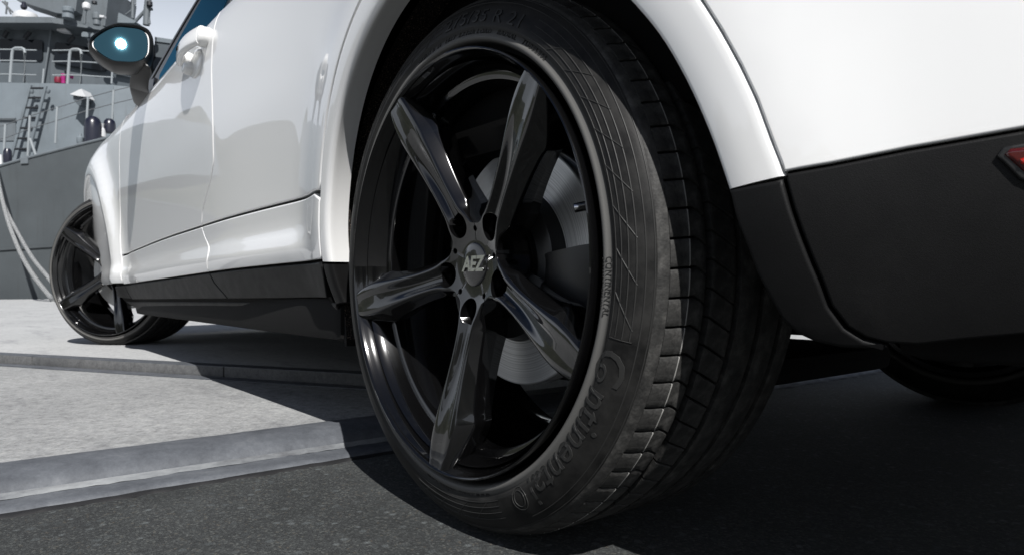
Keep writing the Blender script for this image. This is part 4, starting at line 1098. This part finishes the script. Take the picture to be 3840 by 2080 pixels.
# door handle on the front door
hx0, hx1, hz = 1.035, 1.235, .945
def hp(u, z, d): return surf(u, z, d)
V, F = [], []
n = 20; ring = 14
for i in range(n + 1):
    t = i / n
    u = hx0 + (hx1 - hx0) * t
    out = .008 + .024 * math.sin(math.pi * min(1, max(0, .10 + .80 * t))) ** .8
    hh = .023 - .004 * t
    th_ = .0095
    zc = hz + .010 * (1 - t)
    for k in range(ring):
        a = 2 * math.pi * k / ring
        ca, sa = math.cos(a), math.sin(a)
        ex = abs(ca) ** .6 * (1 if ca > 0 else -1); ez = abs(sa) ** .6 * (1 if sa > 0 else -1)
        V.append(hp(u, zc + hh * ez, out + th_ * ex))
for i in range(n):
    for k in range(ring):
        k2 = (k + 1) % ring; F.append((i * ring + k, (i + 1) * ring + k, (i + 1) * ring + k2, i * ring + k2))
F.append(tuple(range(ring))); F.append(tuple(range(n * ring, (n + 1) * ring)))
o = obj('door_handle', V, F, 'white_paint', fd_, sharp=60); fix_normals(o)
def blob(name, u, z, d0, d1, ru, rz_, material, parent, n=18, dome=.5):
    V, F = [], []
    prof = [(0, 1.0), (.5, 1.0), (.8, .93), (.95, .72), (1.0, .35), (1.0, .001)]
    for t, k in prof:
        for i in range(n):
            a = 2 * math.pi * i / n; V.append(hp(u + ru * k * math.cos(a), z + rz_ * k * math.sin(a), d0 + (d1 - d0) * t))
    for j in range(len(prof) - 1):
        for i in range(n):
            i2 = (i + 1) % n; F.append((j * n + i, j * n + i2, (j + 1) * n + i2, (j + 1) * n + i))
    o = obj(name, V, F, material, parent, sharp=60); fix_normals(o); return o
blob('handle_mount', 1.045, .954, -.004, .026, .028, .025, 'white_paint', fd_)
blob('handle_mount', 1.226, .945, -.004, .022, .024, .019, 'white_paint', fd_)
blob('lock_cover', 1.165, .905, -.004, .026, .022, .017, 'white_paint', fd_)
blob('handle_cup', 1.135, .912, -.003, .006, .062, .036, 'white_paint', fd_)
blob('lock_sensor', 1.165, .951, .0395, .0425, .008, .006, 'gap_black', fd_)

# wing mirror on its stalk
MC = Vector((1.70, .118, 1.100))
MN = (SUN_DIR + (CAM - MC).normalized()).normalized()      # the glass throws the sun at the viewer
MR = Vector((0, 0, 1)).cross(MN).normalized()        # towards the car as seen from behind ... local right
if MR.y > 0: MR = -MR
MU = MN.cross(MR).normalized()
if MU.z < 0: MU = -MU
def egg(k):
    """outline of the mirror, pointed outer end at the left"""
    out = []
    for i in range(56):
        a = 2 * math.pi * i / 56
        ca, sa = math.cos(a), math.sin(a)
        x = .088 * (abs(ca) ** (.55 if ca > 0 else 1.0)) * (1 if ca > 0 else -1)
        w = .070 * (1 if ca > -.2 else (1 - .42 * ((-ca - .2) / .8) ** 1.3))
        y = w * (abs(sa) ** (.66 if ca > 0 else .85)) * (1 if sa > 0 else -1)
        out.append((x * k, y * k + .010 * ca * k))
    return out
def mpt(x, y, d): return MC + MR * x + MU * y + MN * d
V, F = [], []
levels = [(.885, -.006), (.905, .004), (.955, .0085), (1.0, .004), (1.03, -.012), (1.03, -.035), (.96, -.065), (.78, -.092), (.45, -.106), (.02, -.109)]
for k, d in levels: V += [mpt(x, y, d) for x, y in egg(k)]
n = 56
for j in range(len(levels) - 1):
    for i in range(n):
        i2 = (i + 1) % n; F.append((j * n + i, j * n + i2, (j + 1) * n + i2, (j + 1) * n + i))
F.append(tuple(range((len(levels) - 1) * n, len(levels) * n)))
mir = obj('wing_mirror', V, F, 'satin_black', car, sharp=50); fix_normals(mir); to_car(mir)
def mirror_glass(name, k, d, material, curve=0.0):
    P = egg(k)
    V = [mpt(0, 0, d)] + [mpt(x, y, d) for x, y in P]
    F = [(0, i + 1, (i + 1) % n + 1) for i in range(n)]
    o = obj(name, V, F, material, mir, smooth=False); fix_normals(o); return o
mirror_glass('glass_backing', .90, -.0035, 'satin_black')
mirror_glass('mirror_glass', .855, -.0005, 'mirror_glass')
SB = Vector((1.86, .026, .968))
a0 = mpt(.058, -.055, -.045)
V, F = [], []
for i in range(13):
    t = i / 12
    c_ = a0.lerp(SB, t) + Vector((0, .012 * math.sin(math.pi * t), -.004 * math.sin(math.pi * t)))
    w = .056 - .010 * math.sin(math.pi * t) + .020 * t * t
    h = .032 + .006 * t
    for k in range(16):
        a = 2 * math.pi * k / 16
        V.append(c_ + Vector((w * math.cos(a) * .9, h * math.cos(a + .6) * .35 + h * .8 * math.sin(a), h * .5 * math.sin(a))))
for i in range(12):
    for k in range(16): F.append((i * 16 + k, i * 16 + (k + 1) % 16, (i + 1) * 16 + (k + 1) % 16, (i + 1) * 16 + k))
F.append(tuple(range(16))); F.append(tuple(range(12 * 16, 13 * 16)))
o = obj('stalk', V, F, 'satin_black', mir, sharp=60); fix_normals(o)
# (stalk and glasses were built in place: undo the parent's shift)
for ch in mir.children: ch.location = (0, 0, 0)

# the other flank mirrors this one
def mirrored(o, parent):
    c = o.copy(); col.objects.link(c); c.parent = parent
    return c
for o in [q for q in list(car.children) if q.name.split('.')[0] in ('door', 'wheel_arch', 'wheel_arch_end', 'bumper', 'bumper_valance', 'quarter_panel', 'tailgate', 'fender', 'fender_cladding', 'sill', 'pillar', 'side_window', 'wheel_liner', 'wing_mirror')]:
    c = mirrored(o, car)
    c.scale = (1, -1, 1); c.location.y = MID
    for ch in list(o.children):
        if ch.name.split('.')[0] in ('window_frame', 'window_pane', 'moulding', 'cladding', 'mirror_glass', 'stalk'):
            k_ = ch.copy(); col.objects.link(k_); k_.parent = c

# wheels
HZ = .3665
rw_ = make_wheel(car, Vector((0, 0, HZ)) - CARX, 0, SPOKE0, True); rw_.scale = (.985, 1, .985)
tag(rw_, 'rear wheel with low-profile tyre and five gloss black spokes')
# sidewall relief of the rear tyre
V, F = ribbons([arc(r, -15, 56) for r in (.3115, .3185, .3260, .3335)] + [arc(.3410, -62, 150)] +
               [[(.312 + .0225 * t / 6, a0 + 3.2 - 6.4 * t / 6) for t in range(7)] for a0 in range(-10, 54, 8)] +
               [arc(r, 93, 160) for r in (.3115, .3185, .3260, .3335)] + [[(.312 + .0225 * t / 6, a0 + 3.2 - 6.4 * t / 6) for t in range(7)] for a0 in range(98, 158, 8)] +
               [arc(r, -106, -70) for r in (.3115, .3185, .3260, .3335)] + [[(.312 + .0225 * t / 6, a0 + 3.2 - 6.4 * t / 6) for t in range(7)] for a0 in range(-102, -72, 8)] +
               [[(.3115 + .0245 * t / 6, -15.3 + .02 * t) for t in range(7)]] +
               [arc(.3475, 0, 360, 3)], .0011, .0006)
o = obj('relief_lines', V, F, 'sidewall_relief', rw_)
sidewall_text('275/35 R 21', .0235, 75.5, .3225, rw_, spacing=1.06, width=.172, h=.0008)
sidewall_text('275/35 R 21  103Y  EXTRA LOAD   RADIAL   TUBELESS', .0078, 77, .3036, rw_, spacing=1.2, width=.305, h=.0009)
sidewall_text('ntinental', .048, -42.0, .3165, rw_, spacing=1.0, width=.172, h=.0005)
sidewall_text('C', .050, -20.9, .3170, rw_, width=.036, h=.0005)
sidewall_text('o', .030, -22.6, .3140, rw_, width=.021, h=.0005)
sidewall_text('CONTINENTAL', .0075, -6.0, .3010, rw_, spacing=1.1, squash=1.1, h=.0006)
sidewall_text('2066446 * 12054931', .0052, -5.5, .2945, rw_, spacing=1.1, squash=1.1, h=.0005)
sidewall_text('www.conti-online.com', .0085, -88, .3036, rw_, spacing=1.3, squash=1.5, h=.0006)
# round emblem after the name
V, F = ribbons([[(.3180 + .0135 * math.sin(2 * math.pi * i / 28), -62.2 + math.degrees(.0135 * math.cos(2 * math.pi * i / 28) / .318)) for i in range(29)], [(.3180 + .0095 * math.sin(2 * math.pi * i / 24), -62.2 + math.degrees(.0095 * math.cos(2 * math.pi * i / 24) / .318)) for i in range(25)]], .0010, .0007)
obj('round_emblem', V, F, 'sidewall_relief', rw_)
fz = .427
fw_ = make_wheel(car, Vector((2.895, -.0, fz)) - CARX, R(38), 70.0, False)
def low_profile(w):            # larger rim inside a thinner tyre
    w.scale = (1.055, 1, 1.055)
    for ch in w.children:
        if ch.name.split('.')[0] == 'tyre': ch.data = tyre_thin_me
        if ch.name.split('.')[0] == 'tread_rib': ch.scale = (.901, 1, .901)
low_profile(fw_)
tag(fw_, 'front wheel turned outwards on full lock')
for x, z, rz in ((0, HZ, 180), (2.895, fz, 218)):
    w_ = make_wheel(car, Vector((x, 2 * MID, z)) - CARX, R(rz), 10, False)
    if x > 1: low_profile(w_)
